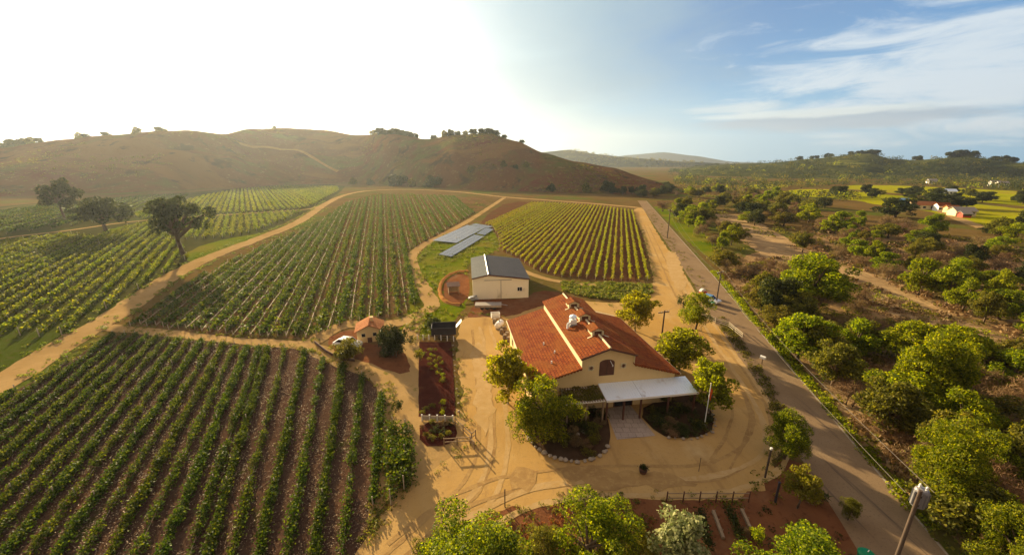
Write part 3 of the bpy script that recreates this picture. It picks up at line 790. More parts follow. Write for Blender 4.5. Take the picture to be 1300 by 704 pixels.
post_mesh = {}
def get_post(r, h):
    if (r, h) not in post_mesh:
        t = MB(); t.tube((0, 0, -.2), (0, 0, h), r, r * .9, 6)
        me = bpy.data.meshes.new('post'); me.from_pydata(t.v, [], t.f); me.update(); me.materials.append(M['postwood'])
        post_mesh[(r, h)] = me
    return post_mesh[(r, h)]

def vine_row(a, b, y0, y1, rng, lush, leaf, dens, width, hmin, hmax, posts, label, group, lm, plant=1.7):
    x0, x1 = a + b * y0, a + b * y1
    L = math.hypot(x1 - x0, y1 - y0); ux, uy = (x1 - x0) / L, (y1 - y0) / L
    e = empty('vine_row', (x0, y0, 0), math.atan2(uy, ux), label, 'vine row', group)
    n = int(L * dens * lush)
    npl = max(2, int(L / plant)); vig = rng.uniform(.5, 1.12, npl + 2) * (1 - .75 * (rng.random(npl + 2) < .08 + .12 * (1 - lush)))
    # slow variation of vigour along the row
    slow = np.array([1 + .5 * noise.noise((x0 * .3 + k * .12, y0 * .1, 4.0)) for k in range(npl + 2)])
    vig = np.clip(vig * slow, .05, 1.4)
    s = rng.uniform(0, L, n * 2); pi = np.clip((s / plant).astype(int), 0, npl + 1)
    keep = rng.random(n * 2) < vig[pi] * .62
    s, pi = s[keep], pi[keep]; k = len(s)
    ph = (s / plant - pi - .5)
    lat = rng.normal(size=k) * width * .42 * (.55 + .6 * vig[pi]) * (1 - .5 * ph * ph)
    z = hmin + (hmax - hmin) * rng.beta(1.6, 1.5, k) * (.6 + .45 * vig[pi])
    wob = np.array([.18 * noise.noise((q * .25, x0, 1.0)) for q in np.linspace(0, L, 60)])
    lat = lat + np.interp(s, np.linspace(0, L, 60), wob)
    P = np.stack([s, lat, z], 1)
    N = rng.normal(size=(k, 3)) * .8; N[:, 1] += np.sign(lat) * .5; N[:, 2] += .35
    V, Fq = leaf_quads(P, N, leaf, rng, .75)
    me = npmesh('foliage', V, Fq); link('foliage', me, M[lm], e)
    # trunks and cordon: one connected cane line
    t = MB()
    hc = hmin + .25 * (hmax - hmin)
    segs = max(2, int(L / 3.4)); pr = None
    for i in range(segs + 1):
        q = (i * L / segs, float(np.interp(i * L / segs, np.linspace(0, L, 60), wob)), hc + rng.normal() * .04)
        r = .035 if leaf < .15 else .05
        if lush < .3: r = .085
        t.tube((q[0], q[1], -.05), q, r * 1.1, r, 4, False)
        if pr: t.tube(pr, q, r, r, 4, False)
        pr = q
    t.build('cane', M['cane'], e)
    if posts:
        k = max(1, int(round(L / posts))); r = .055 if leaf < .2 else .075
        for i in range(k + 1):
            o = link('post', get_post(r, hmax + .15), None, e); o.location = (i * L / k, .05, 0)
    return e

def block(poly_px, a0, a1, step, bfun, ymax, y_lo, place, group, lushf, leaf, dens, width, hmin, hmax, posts, lm, seed, fromside, minlen=5.0, sample=1):
    rng = np.random.default_rng(seed)
    poly = [G(*p) for p in poly_px]
    rows = []
    a = a0
    while a <= a1:
        b = bfun(a); c = clip_line(poly, a, b, y_lo, ymax)
        if c and c[1] - c[0] > minlen: rows.append((a, b, c[0] + rng.uniform(0, .8), c[1] - rng.uniform(0, .8)))
        a += step(a) if callable(step) else step
    n = len(rows)
    for i, (a, b, y0, y1) in enumerate(rows):
        k = n - i
        lush = lushf(i, n, rng)
        look = 'leafy' if lush > .7 else 'sparse'
        lab = '%s vine row in the %s, %s from %s' % (look, place, ordinal(k), fromside)
        vine_row(a, b, y0, y1, rng, lush, leaf, dens, width, hmin, hmax, posts, lab, group, lm)
    return n

def bA(a): return -.46 if a < -12 else -.46 + (a + 12) / 6 * .15
def bB(a): return -.35 if a < -15 else -.35 + min(1, (a + 15) / 40) * .105
block(A_PX, -115, -3.4, lambda a: 1.95 if a < -14 else 1.3, bA, 80, 8, 'front vineyard', 'vine rows of the front vineyard', lambda i, n, r: (1.5 if i % 2 else .8) * r.uniform(.85, 1.15), .085, 210, .5, .1, .8, 9.0, 'l_vine', 101, 'the sandy yard')
block(B_PX, -60, 34, 1.5, bB, 420, 60, 'middle vineyard', 'vine rows of the middle vineyard', lambda i, n, r: [1.25, .14, 1.05, .18][i % 4] * r.uniform(.8, 1.2), .19, 40, .85, .1, .85, 26.0, 'l_vine', 102, 'the solar panels')
block(C_PX, -60, 20, 2.15, lambda a: .265, 280, 85, 'vineyard behind the cream shed', 'vine rows behind the cream shed', lambda i, n, r: .85 * r.uniform(.8, 1.15), .17, 40, .42, .25, 1.15, 14.0, 'l_vineb', 103, 'the paved road')
block(D1_PX, -175, -18, 3.4, lambda a: -.66, 240, 60, 'left vineyard', 'vine rows of the left vineyard', lambda i, n, r: .85 * r.uniform(.8, 1.15), .21, 34, .58, .25, 1.35, 40.0, 'l_vined', 104, 'the farm track')
block(D2_PX, -60, 70, 3.4, lambda a: -.66, 340, 120, 'vineyard around the tall oak', 'vine rows around the tall oak', lambda i, n, r: .9 * r.uniform(.85, 1.15), .26, 26, .8, .25, 1.35, 60.0, 'l_vined', 105, 'the farm track')
block(D3_PX, -80, 180, 3.6, lambda a: -.66, 520, 150, 'vineyard below the hill', 'vine rows below the hill', lambda i, n, r: .9 * r.uniform(.85, 1.15), .36, 15, .85, .25, 1.4, 0, 'l_vined', 106, 'the farm track', 12)
block(D4_PX, -160, 40, 6.0, lambda a: -.66, 420, 120, 'vineyard beyond the two left oaks', 'vine rows beyond the two left oaks', lambda i, n, r: .8 * r.uniform(.85, 1.15), .34, 16, .8, .25, 1.35, 0, 'l_vine', 107, 'the farm track', 12)

# two short bushy rows at the corner of the front vineyard
rng = np.random.default_rng(5)
for (p, q), lab in zip((((497, 640), (500, 545)), ((514, 622), (516, 548))), ('overgrown short vine row at the corner of the front vineyard, farther from the fence', 'overgrown short vine row at the corner of the front vineyard, nearer the fence')):
    (xa, ya), (xb, yb) = G(*p), G(*q); b = (xb - xa) / (yb - ya)
    vine_row(xa - b * ya, b, ya, yb, rng, 1.25, .12, 190, .9, .15, 1.5, 5.0, lab, 'short rows at the vineyard corner', 'l_vine')

# ground litter of prunings in the front vineyard, and grass: nobody could count them
def scatter_quads(name, polys, n, size, mat_, seed, zmax=.05, upright=False, aspect=.35, dens=None, label=None):
    rng = np.random.default_rng(seed)
    Ps = []
    for poly, share in polys:
        poly = [G(*p) for p in poly]
        xs = [p[0] for p in poly]; ys = [p[1] for p in poly]
        got = 0; want = int(n * share); tries = 0
        while got < want and tries < want * 12:
            tries += 1
            x, y = rng.uniform(min(xs), max(xs)), rng.uniform(min(ys), max(ys))
            if inside(poly, x, y) and (dens is None or rng.random() < dens(x, y)):
                Ps.append((x, y, rng.uniform(.03, zmax) + .1)); got += 1
    P = np.array(Ps)
    N = rng.normal(size=(len(P), 3))
    if upright: N[:, 2] *= .25
    else: N[:, 2] = np.abs(N[:, 2]) + 1.4
    V, Fq = leaf_quads(P, N, size, rng, aspect)
    return tag(link(name, npmesh(name, V, Fq), mat_), kind='stuff', label=label)
patch = lambda x, y: min(1, max(.05, .5 + 1.1 * noise.noise((x * .25, y * .25, 3)) + .5 * noise.noise((x * 1.1, y * 1.1, 8))))
scatter_quads('pruning_litter', [(A_PX, 1.0)], 34000, .085, M['litter'], 31, .08, dens=patch)

# ------------------------------------------------------------------ winery barn
BO, BTH, BL = (10.94, 40.48), 0.154, 18.65
HS, WL, H1, H2, H3, H4 = 3.12, 8.98, 4.075, 5.757, 7.0, 7.99
def bw(x, y):
    return (BO[0] + x * math.cos(BTH) - y * math.sin(BTH), BO[1] + x * math.sin(BTH) + y * math.cos(BTH))
barn = empty('winery_barn', (*BO, 0), BTH, 'cream stucco winery barn with stepped red tile roof and metal front awning', 'barn')
wl = WL - .42
m = MB()
zl = H1 + (WL - wl) * (H2 - H1) / (WL - HS) - .17
m.prism([(-wl, 0), (wl, 0), (wl, zl), (HS, H2 - .17), (HS, H3 - .17), (0, H4 - .17), (-HS, H3 - .17), (-HS, H2 - .17), (-wl, zl)], 0, BL - .4)
wall = m.build('wall', M['stucco'], barn)
for s in (-1, 1):
    m = MB(); y1 = BL if s < 0 else BL - 1.6
    top = [(s * (HS + .003), -.45, H2), (s * WL, -.45, H1), (s * WL, y1, H1), (s * (HS + .003), y1, H2)]
    m.slab(top if s < 0 else top[::-1], .16); rf = m.build('lean_to_roof', M['tile'], barn)
    g = MB(); g.tube((s * (WL + .06), -.45, H1 - .12), (s * (WL + .06), y1, H1 - .12), .075); g.build('gutter', M['trim'], rf)
    m = MB(); top = [(0, -.45, H4), (s * (HS + .22), -.45, H3 - .07), (s * (HS + .22), BL, H3 - .07), (0, BL, H4)]
    m.slab(top if s < 0 else top[::-1], .16); rf = m.build('gable_roof', M['tile'], barn)
    m = MB(); m.box(s * (HS + .02) - .018, s * (HS + .02) + .018, -.3, BL - .4, H2 + .02, H3 - .28); m.build('clerestory_band', M['trim'], barn)
    # verge (barge) boards along the front
    m = MB()
    for i in range(16):
        t0, t1 = i / 16 + .012, (i + 1) / 16 - .012
        xa, xb = s * (HS + (WL - HS) * t0), s * (HS + (WL - HS) * t1)
        za = H2 + (H1 - H2) * (t0 + t1) / 2
        m.box(min(xa, xb), max(xa, xb), -.53, -.37, za - .2, za - .03)
    m.build('verge_tiles', M['tile'], barn)
    m = MB(); m.slab([(s * .0, -.52, H4 - .02), (s * (HS + .2), -.52, H3 - .09), (s * (HS + .2), -.453, H3 - .09), (0, -.453, H4 - .02)][::(1 if s < 0 else -1)], .2)
    m.build('barge_board', M['darkwood'], barn)
m = MB()
for y0, y1 in ((-.47, 3.1), (5.3, 7.8), (10.2, 12.6), (15.0, BL)): m.tube((0, y0, H4 + .03), (0, y1, H4 + .03), .13, n=8)
m.build('ridge_cap', M['trim'], barn)
for yc in (4.2, 9.0, 13.8):
    m = MB(); m.prism([(-.75, H4 - .32), (.75, H4 - .32), (.75, H4 + .38), (0, H4 + .72), (-.75, H4 + .38)], yc - .8, yc + .8)
    d = m.build('ridge_dormer', M['trim'], barn)
    m = MB()
    for s in (-1, 1): m.slab([(0, yc - .95, H4 + .86), (s * 1.0, yc - .95, H4 + .40), (s * 1.0, yc + .95, H4 + .40), (0, yc + .95, H4 + .86)][::(1 if s < 0 else -1)], .09)
    m.build('dormer_roof', M['tile'], d)
    m = MB(); m.box(-.45, .45, yc - .83, yc - .803, H4 - .05, H4 + .36); m.build('louver', M['darkwood'], d)
    for s in (-1, 1):
        m = MB(); m.slab([(s * .75, yc - 1.0, H4 - .18), (s * 1.35, yc - 1.0, H4 - .40), (s * 1.35, yc - .8, H4 - .40), (s * .75, yc - .8, H4 - .18)][::(1 if s < 0 else -1)], .03)
        m.build('flashing', M['trim'], d)
# loft door with an arched head, and two square ornaments
m = MB(); arch = [(-.95, 4.35), (.85, 4.35)] + [(-.05 + .9 * math.cos(t), 5.95 + .42 * math.sin(t)) for t in [math.pi * k / 10 for k in range(11)]]
m.prism(arch, -.035, .05); ld = m.build('loft_door', M['darkwood'], barn)
m = MB()
a2 = [(x * 1.12 + .006, 4.27 + (z - 4.35) * 1.06) for x, z in arch]
for i in range(1, len(arch)):
    m.slab([(arch[i][0], -.06, arch[i][1]), (a2[i][0], -.06, a2[i][1]), (a2[(i + 1) % len(a2)][0], -.06, a2[(i + 1) % len(a2)][1]), (arch[(i + 1) % len(arch)][0], -.06, arch[(i + 1) % len(arch)][1])], .001)
m = MB(); m.box(-.065, -.035, -.05, -.036, 4.4, 6.3); m.build('door_seam', M['blackplastic'], ld)
m = MB(); m.tube((.25, -.12, 6.25), (.5, -.3, 5.75), .03); m.box(.45, .55, -.36, -.26, 5.6, 5.8); m.build('hoist_hook', M['whitepaint'], ld)
for xc in (-1.95, 1.95):
    m = MB(); m.box(xc - .34, xc + .34, -.05, .02, 5.1, 5.78); o = m.build('ornament', M['trim'], barn, .02)
    m = MB()
    for k in range(4):
        t = k * math.pi / 4; m.tube((xc - .26 * math.cos(t), -.06, 5.44 - .26 * math.sin(t)), (xc + .26 * math.cos(t), -.06, 5.44 + .26 * math.sin(t)), .045, n=5)
    m.build('star', M['darkwood'], o)
# front entrance under the awning
for x0, x1 in ((-5.6, -4.2), (-2.4, -.9), (1.2, 3.4), (5.2, 6.8)):
    m = MB(); m.box(x0 - .1, x1 + .1, -.05, .02, 0.0 if x0 == 1.2 else .9, 2.35); f = m.build('door' if x0 == 1.2 else 'window', M['darkwood'], barn)
    m = MB(); k = 2
    for q in range(k):
        w = (x1 - x0) / k; m.box(x0 + w * q + .05, x0 + w * (q + 1) - .05, -.062, -.051, (.12 if x0 == 1.2 else 1.0), 2.25)
    m.build('pane', M['darkglass'], f)
for k, yc in enumerate((3, 7.5, 12, 15.5)):
    for s in (-1, 1):
        m = MB(); xw = s * wl; m.box(min(xw, xw + s * .05), max(xw, xw + s * .05), yc - .6, yc + .6, 1.1, 2.4); f = m.build('window', M['trim'], barn)
        m = MB(); m.box(min(xw + s * .051, xw + s * .06), max(xw + s * .051, xw + s * .06), yc - .5, yc + .5, 1.2, 2.3); m.build('pane', M['darkglass'], f)
# metal awning in two sheets on posts
for x0, x1 in ((-1.0, 3.2), (3.23, 9.95)):
    m = MB(); n = int((x1 - x0) / .3)
    for i in range(n):
        xa, xb = x0 + (x1 - x0) * i / n, x0 + (x1 - x0) * (i + 1) / n
        m.slab([(xa, -2.75, 2.86), (xb - .02, -2.75, 2.86), (xb - .02, -.02, 3.36), (xa, -.02, 3.36)], .03)
    m.slab([(x0, -2.75, 2.835), (x1, -2.75, 2.835), (x1, -.02, 3.335), (x0, -.02, 3.335)], .05)
    aw = m.build('awning', M['galv'], barn)
    m = MB(); m.box(x0, x1, -2.82, -2.755, 2.68, 2.9); m.build('awning_trim', M['whitepaint'], aw)
for x in (-.8, 1.2, 3.2, 6.5, 9.7):
    m = MB(); m.box(x - .09, x + .09, -2.62, -2.44, 0, 2.8); m.build('awning_post', M['darkwood'], barn, .01)
m = MB(); m.tube((-4.2, -.2, H2 - .35 + .07), (-4.2, -.2, H2 + .1), .05)
for (x, y) in ((-5.0, 4.6), (-5.9, 2.6), (-5.7, 7.5)):
    m = MB(); z = H2 - (abs(x) - HS) * (H2 - H1) / (WL - HS); m.tube((x, y, z - .1), (x, y, z + .32), .09, n=8); m.build('vent_pipe', M['whitepaint'], barn)

# rooftop unit
e = empty('rooftop_unit', (*bw(-1.75, 7.9), 7.43), BTH, 'white rooftop cooling unit with a domed cap on the red tile roof', 'cooling unit')
m = MB(); m.box(-.55, .55, -.5, .5, -.25, .15); m.build('base', M['greymetal'], e)
m = MB(); m.box(-.42, .42, -.4, .4, .15, .75); m.build('cabinet', M['whitepaint'], e, .04)
m = MB(); m.lathe([(.2, .75), (.2, 1.0), (.5, 1.02), (.46, 1.2), (.2, 1.36), (.02, 1.4)], 14); m.build('cap', M['galv'], e, smooth=False)
m = MB(); m.path([(-.4, -.3, .4), (-.85, -.5, .35), (-.95, -.8, -.2)], [.14, .14, .14]); m.build('duct', M['whitepaint'], e)

# pergola beside the awning, grown over with a vine
e = empty('pergola', (*bw(-3.2, -1.4), 0), BTH, 'low timber pergola covered with olive vines left of the awning', 'pergola')
for x in (-2.2, 0, 1.9):
    m = MB(); m.box(x - .08, x + .08, -1.3, -1.14, 0, 2.75); m.build('post', M['wood'], e)
m = MB(); m.box(-2.5, 2.1, -1.32, -1.12, 2.75, 2.92); m.box(-2.5, 2.1, 1.15, 1.3, 2.95, 3.1); m.build('beam', M['whitepaint'], e)
m = MB()
for i in range(16):
    x = -2.4 + i * .295; m.slab([(x, -1.4, 3.0), (x + .1, -1.4, 3.0), (x + .1, 1.36, 3.2), (x, 1.36, 3.2)], .09)
m.build('rafters', M['wood'], e)
rng = np.random.default_rng(41)
k = 3800; P = np.stack([rng.uniform(-2.5, 2.0, k), rng.uniform(-1.3, 1.3, k), 3.12 + rng.normal(size=k) * .07], 1)
P[:, 2] += .1 * np.sin(P[:, 0] * 3) * np.cos(P[:, 1] * 2.5)
V, Fq = leaf_quads(P, rng.normal(size=(k, 3)) * .6 + np.array([0, 0, 1]), .085, rng)
link('vine_cover', npmesh('vine_cover', V, Fq), M['l_olive'], e)

# ------------------------------------------------------------------ entrance path and planting beds
sheet('path', [(768, 519), (800, 514), (832, 553), (783, 558)], M['paver'], jitter=.03, smooth=0)
BED1 = [(667, 545), (684, 520), (712, 505), (764, 508), (772, 535), (776, 562), (762, 579), (732, 586), (698, 580), (674, 565)]
BED2 = [(808, 522), (840, 506), (884, 500), (903, 520), (908, 542), (892, 554), (862, 557), (838, 553)]
for bd in (BED1, BED2): sheet('planting_bed', bd, M['bark_mulch'], jitter=.1, step=.5)
# stones: three shared shapes
STONES = []
for k in range(4):
    bm = bmesh.new(); bmesh.ops.create_icosphere(bm, subdivisions=2, radius=1)
    for v in bm.verts:
        q = 1 + .28 * noise.noise(v.co * 1.3 + Vector((k * 7, 0, 0))); v.co *= q; v.co.z *= .65
    me = bpy.data.meshes.new('border_stone'); bm.to_mesh(me); bm.free(); me.materials.append(M['stone']); STONES.append(me)
def stones_along(px, step, label, group, smin=.16, smax=.32, name='border_stone'):
    c = spline([G(*p) for p in px], .1); acc = 0
    for i in range(1, len(c)):
        acc += np.linalg.norm(c[i] - c[i - 1])
        if acc > step:
            acc = random.uniform(-.12, .12)
            o = link(name, random.choice(STONES), None); s = random.uniform(smin, smax)
            o.location = (c[i][0] + random.uniform(-.1, .1), c[i][1] + random.uniform(-.1, .1), .1 + s * .3); o.scale = (s * random.uniform(.8, 1.3), s, s); o.rotation_euler = (0, 0, random.uniform(0, 6))
            tag(o, label, 'stone', group)
stones_along([(667, 545), (674, 562), (697, 579), (732, 587), (760, 580), (774, 566)], .55, 'pale boulder edging the round shaded bed left of the entrance path', 'boulders round the left entrance bed')
stones_along([(838, 553), (862, 558), (890, 555), (907, 544), (904, 522)], .7, 'pale boulder edging the shaded bed right of the entrance path', 'boulders round the right entrance bed', .1, .22)
stones_along([(682, 522), (705, 540), (728, 552), (745, 548)], .8, 'pale rock lying among shrubs inside the round bed', 'rocks inside the round bed', .12, .3, 'rock')
stones_along([(706, 556), (722, 560), (735, 556)], .5, 'pale rock by the dark pond basin in the round bed', 'rocks at the pond basin', .15, .3, 'rock')
for poly, n, where in ((BED1, 46, 'in the round bed left of the entrance'), (BED2, 40, 'in the bed right of the entrance')):
    P = [G(*p) for p in poly]; cx = sum(p[0] for p in P) / len(P); cy = sum(p[1] for p in P) / len(P); k = 0; lst = []
    while k < n:
        x, y = random.uniform(cx - 6, cx + 6), random.uniform(cy - 5, cy + 5)
        if inside([(cx + (p[0] - cx) * .9, cy + (p[1] - cy) * .9) for p in P], x, y):
            lst.append((math.hypot(x, y), x, y)); k += 1
    lst.sort()
    for k, (d, x, y) in enumerate(lst):
        kd = random.choice(['shrub_dark', 'shrub_dark', 'shrub_olive', 'rust', 'rosette']); w = random.uniform(.9, 2.0)
        nm, adj = {'shrub_dark': ('shrub', 'dark green low shrub'), 'shrub_olive': ('shrub', 'olive low shrub'), 'rust': ('shrub', 'brown twiggy shrub'), 'rosette': ('succulent', 'dark spiky rosette plant')}[kd]
        put_tree(kd, x, y, .05, random.uniform(.5, 1.2), w, random.uniform(0, 6), nm, '%s %s, %s from the courtyard' % (adj, where, ordinal(k + 1)), 'shrub', 'plants ' + where)

# ------------------------------------------------------------------ cream metal shed
SO, STH = (-8.2, 78.6), .11
shed = empty('metal_shed', (*SO, 0), STH, 'cream metal shed with dark low roof and sliding door behind the barn', 'shed')
SW, SL, RX = 11.8, 17.8, 3.3
ZL, ZR, ZK = 4.75, 4.35, 5.45
m = MB(); m.prism([(0, 0), (SW, 0), (SW, ZR - .12), (RX, ZK - .12), (0, ZL - .12)], 0, SL); m.build('wall', M['shedwall'], shed)
m = MB(); m.slab([(-.2, -.25, ZL - .02), (-.2, SL + .2, ZL - .02), (RX, SL + .2, ZK), (RX, -.25, ZK)][::-1], .1)
def roofribs(m, x0, z0, x1, z1):
    for i in range(24):
        y = -.1 + i * SL / 23.5; m.slab([(x0, y, z0 + .035), (x1, y, z1 + .035), (x1, y + .07, z1 + .035), (x0, y + .07, z0 + .035)], .04)
roofribs(m, -.2, ZL - .02, RX, ZK)
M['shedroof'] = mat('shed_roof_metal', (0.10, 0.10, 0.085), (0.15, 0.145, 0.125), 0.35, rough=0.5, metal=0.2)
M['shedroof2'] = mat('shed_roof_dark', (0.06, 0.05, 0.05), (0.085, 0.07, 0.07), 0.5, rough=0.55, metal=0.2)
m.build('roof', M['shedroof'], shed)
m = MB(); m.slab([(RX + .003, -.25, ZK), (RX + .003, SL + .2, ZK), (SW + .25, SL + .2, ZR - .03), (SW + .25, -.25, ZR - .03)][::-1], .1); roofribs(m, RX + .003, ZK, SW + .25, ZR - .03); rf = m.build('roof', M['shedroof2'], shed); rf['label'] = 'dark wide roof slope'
m = MB(); m.tube((RX, -.3, ZK + .05), (RX, SL + .25, ZK + .05), .16, n=6); m.build('ridge_cap', M['greymetal'], shed)
m = MB()
for (xa, za, xb, zb) in ((-.2, ZL - .04, RX, ZK - .02), (RX, ZK - .02, SW + .25, ZR - .05)): m.slab([(xa, -.34, za), (xb, -.34, zb), (xb, -.255, zb), (xa, -.255, za)], .22)
m.build('eave_trim', M['darkwood'], shed)
m = MB(); m.box(2.6, 5.9, -.07, -.005, .05, 4.1); d = m.build('sliding_door', M['shedwall'], shed)
m = MB(); m.box(5.84, 5.95, -.09, -.071, .05, 4.1); m.box(2.4, 8.2, -.12, -.072, 4.1, 4.22); m.build('door_track', M['greymetal'], d)
m = MB(); m.box(9.35, 10.45, -.06, .01, 1.55, 2.5); w = m.build('window', M['whitepaint'], shed)
m = MB(); m.box(9.42, 9.87, -.075, -.061, 1.62, 2.43); m.box(9.93, 10.38, -.075, -.061, 1.62, 2.43); m.build('pane', M['darkglass'], w)
m = MB(); m.box(-.03, .0, .4, SL - .4, .3, .5)
for i in range(14): m.box(-.04, -.002, .6 + i * 1.25, .68 + i * 1.25, 0, ZL - .2)
m.build('wall_rib', M['shedwall'], shed)
# loading platform in front of the shed
e = empty('flatbed_trailer', (*G(620, 391), 0), .02, 'flat pale trailer parked in the shade in front of the shed', 'trailer')
m = MB(); m.box(-2.6, 2.6, -1, 1, .75, .95); m.build('deck', M['concrete'], e, .02)
m = MB(); m.box(-2.6, 2.6, -1.04, -1.003, .5, .93); m.build('side_board', M['stone'], e)
for x in (-1.2, -.2, 1.2):
    for s in (-1, 1):
        m = MB(); m.tube((x, s * .7, .38), (x, s * .92, .38), .38, n=16); m.build('wheel', M['rubber'], e)
m = MB(); m.tube((2.6, 0, .8), (3.8, 0, .6), .06); m.build('drawbar', M['greymetal'], e)
# clutter beside the barn and shed
def tank(px, py, r, L, rz, label, mt='whitepaint'):
    e = empty('storage_tank', (*G(px, py), 0), rz, label, 'tank')
    m = MB(); m.tube((-L / 2, 0, r + .35), (L / 2, 0, r + .35), r, n=18); m.tube((L / 2, 0, r + .35), (L / 2 + r * .4, 0, r + .35), r, r * .6, 18); m.tube((-L / 2, 0, r + .35), (-L / 2 - r * .4, 0, r + .35), r, r * .6, 18)
    m.build('tank', M[mt], e)
    for x in (-L * .3, L * .3):
        m = MB(); m.box(x - .1, x + .1, -r * .8, r * .8, 0, r * .6); m.build('cradle', M['greymetal'], e)
    m = MB(); m.tube((0, 0, 2 * r + .3), (0, 0, 2 * r + .55), .14, n=10); m.build('hatch', M['greymetal'], e)
tank(634, 417, .55, 1.7, 1.2, 'small white horizontal tank by the left wall of the barn')
def barrel(x, y, label, group=None, mt='wood', h=.95):
    e = empty('barrel', (x, y, 0), 0, label, 'barrel', group)
    m = MB(); m.lathe([(.27, 0), (.35, h * .3), (.37, h * .5), (.35, h * .7), (.27, h)], 16); m.build('body', M[mt], e)
    m = MB()
    for z in (.12, .32, .68, .88):
        rr = .375 if .3 < z < .7 else .315
        m.lathe([(rr, z * h - .03), (rr, z * h + .03)], 16)
    m.build('hoops', M['darkmetal'], e)
bpts = [(628, 411), (637, 424), (641, 421), (644, 428), (641, 431), (646, 434)]
for k, p in enumerate(bpts): barrel(*G(*p), 'wooden barrel standing along the left wall of the barn, %s from the back' % ordinal(k + 1), 'barrels along the barn wall')
e = empty('pallet_crate', (*G(629, 403), 0), .2, 'white slatted crate near the back left corner of the barn', 'crate')
for z in (.1, .35, .6, .85):
    m = MB(); m.box(-.8, .8, -.5, -.46, z, z + .16); m.box(-.8, .8, .46, .5, z, z + .16); m.box(-.8, -.76, -.46, .46, z, z + .16); m.box(.76, .8, -.46, .46, z, z + .16); m.build('slat_band', M['whitepaint'], e)
m = MB(); m.box(-.8, .8, -.5, .5, 0, .1); m.build('base', M['wood'], e)
e = empty('crate_stack', (*G(601, 381), 0), .3, 'pile of white and grey junk boards against the shed corner', 'junk pile')
for k in range(7):
    m = MB(); a = random.uniform(-.5, .5); m.slab([(-.9 + a, -.3 - k * .05, .15 + .12 * k), (.6 + a, -.4, .25 + .12 * k), (.7 + a, .3, .3 + .12 * k), (-.8 + a, .4, .15 + .12 * k)], .07); m.build('board', M['whitepaint' if k % 2 else 'greymetal'], e)
e = empty('small_hut', (*G(576, 372), 0), .25, 'small open wooden hut on the orange bank left of the shed', 'hut')
for x, y in ((-1.1, -.8), (1.1, -.8), (-1.1, .8), (1.1, .8)):
    m = MB(); m.box(x - .07, x + .07, y - .07, y + .07, 0, 1.9); m.build('post', M['wood'], e)
m = MB(); m.slab([(-1.4, -1.1, 1.9), (1.4, -1.1, 1.9), (1.4, 1.1, 2.3), (-1.4, 1.1, 2.3)], .08); m.build('roof', M['darkwood'], e)
m = MB(); m.box(-1.05, 1.05, .76, .84, .1, 1.5); m.box(-1.14, -1.06, -.7, .7, .1, 1.2); m.build('back_wall', M['wood'], e)
# curved orange bank
c = spline([G(*p) for p in ((585, 388), (566, 383), (558, 370), (562, 356), (575, 347), (594, 344))], .5)
V, Fc = [], []
for i, p in enumerate(c):
    d = c[min(i + 1, len(c) - 1)] - c[max(0, i - 1)]; d /= np.linalg.norm(d); nn = np.array([-d[1], d[0]])
    hgt = .38 + .25 * noise.noise((i * .3, 0, 0))
    for o_, z in ((-.5, 0), (-.28, hgt), (.12, hgt + .05), (.45, 0)): V.append((p[0] + nn[0] * o_, p[1] + nn[1] * o_, z))
for i in range(len(c) - 1):
    for k in range(3): Fc.append((i*4+k, i*4+k+1, (i+1)*4+k+1, (i+1)*4+k))
me = bpy.data.meshes.new('retaining_wall'); me.from_pydata(V, [], Fc); me.update()
tag(link('retaining_wall', me, M['orangeearth']), 'low curved orange clay wall left of the cream shed', 'wall')

# ------------------------------------------------------------------ small tiled house
e = empty('small_house', (*G(470, 434), 0), .28, 'small tan house with orange tiled gable roof at the vineyard corner', 'house'); e.scale = (.82, .82, .82)
m = MB(); m.prism([(-2.3, 0), (2.3, 0), (2.3, 2.5), (0, 3.55), (-2.3, 2.5)], 0, 4.4); m.build('wall', M['stucco'], e)
for s in (-1, 1):
    m = MB(); m.slab([(0, -.35, 3.72), (s * 2.75, -.35, 2.46), (s * 2.75, 4.75, 2.46), (0, 4.75, 3.72)][::(1 if s < 0 else -1)], .14); rf = m.build('roof', M['tile_orange'], e)
    if s > 0:
        m = MB(); m.box(.2, .75, 2.2, 2.8, 3.2, 4.25); m.box(.14, .81, 2.14, 2.86, 4.25, 4.35); m.build('chimney', M['stucco'], rf)
m = MB(); m.tube((0, -.4, 3.74), (0, 4.8, 3.74), .1); m.build('ridge_cap', M['tile_orange'], e)
for x in (-1.1, 1.0):
    m = MB(); m.box(x - .4, x + .4, -.05, .02, 1.2, 2.0); w = m.build('window', M['trim'], e)
    m = MB(); m.box(x - .33, x + .33, -.063, -.051, 1.27, 1.93); m.build('pane', M['darkglass'], w)
m = MB(); m.box(-.42, .42, -.06, .02, 0, 1.0); m.build('door', M['darkwood'], e)

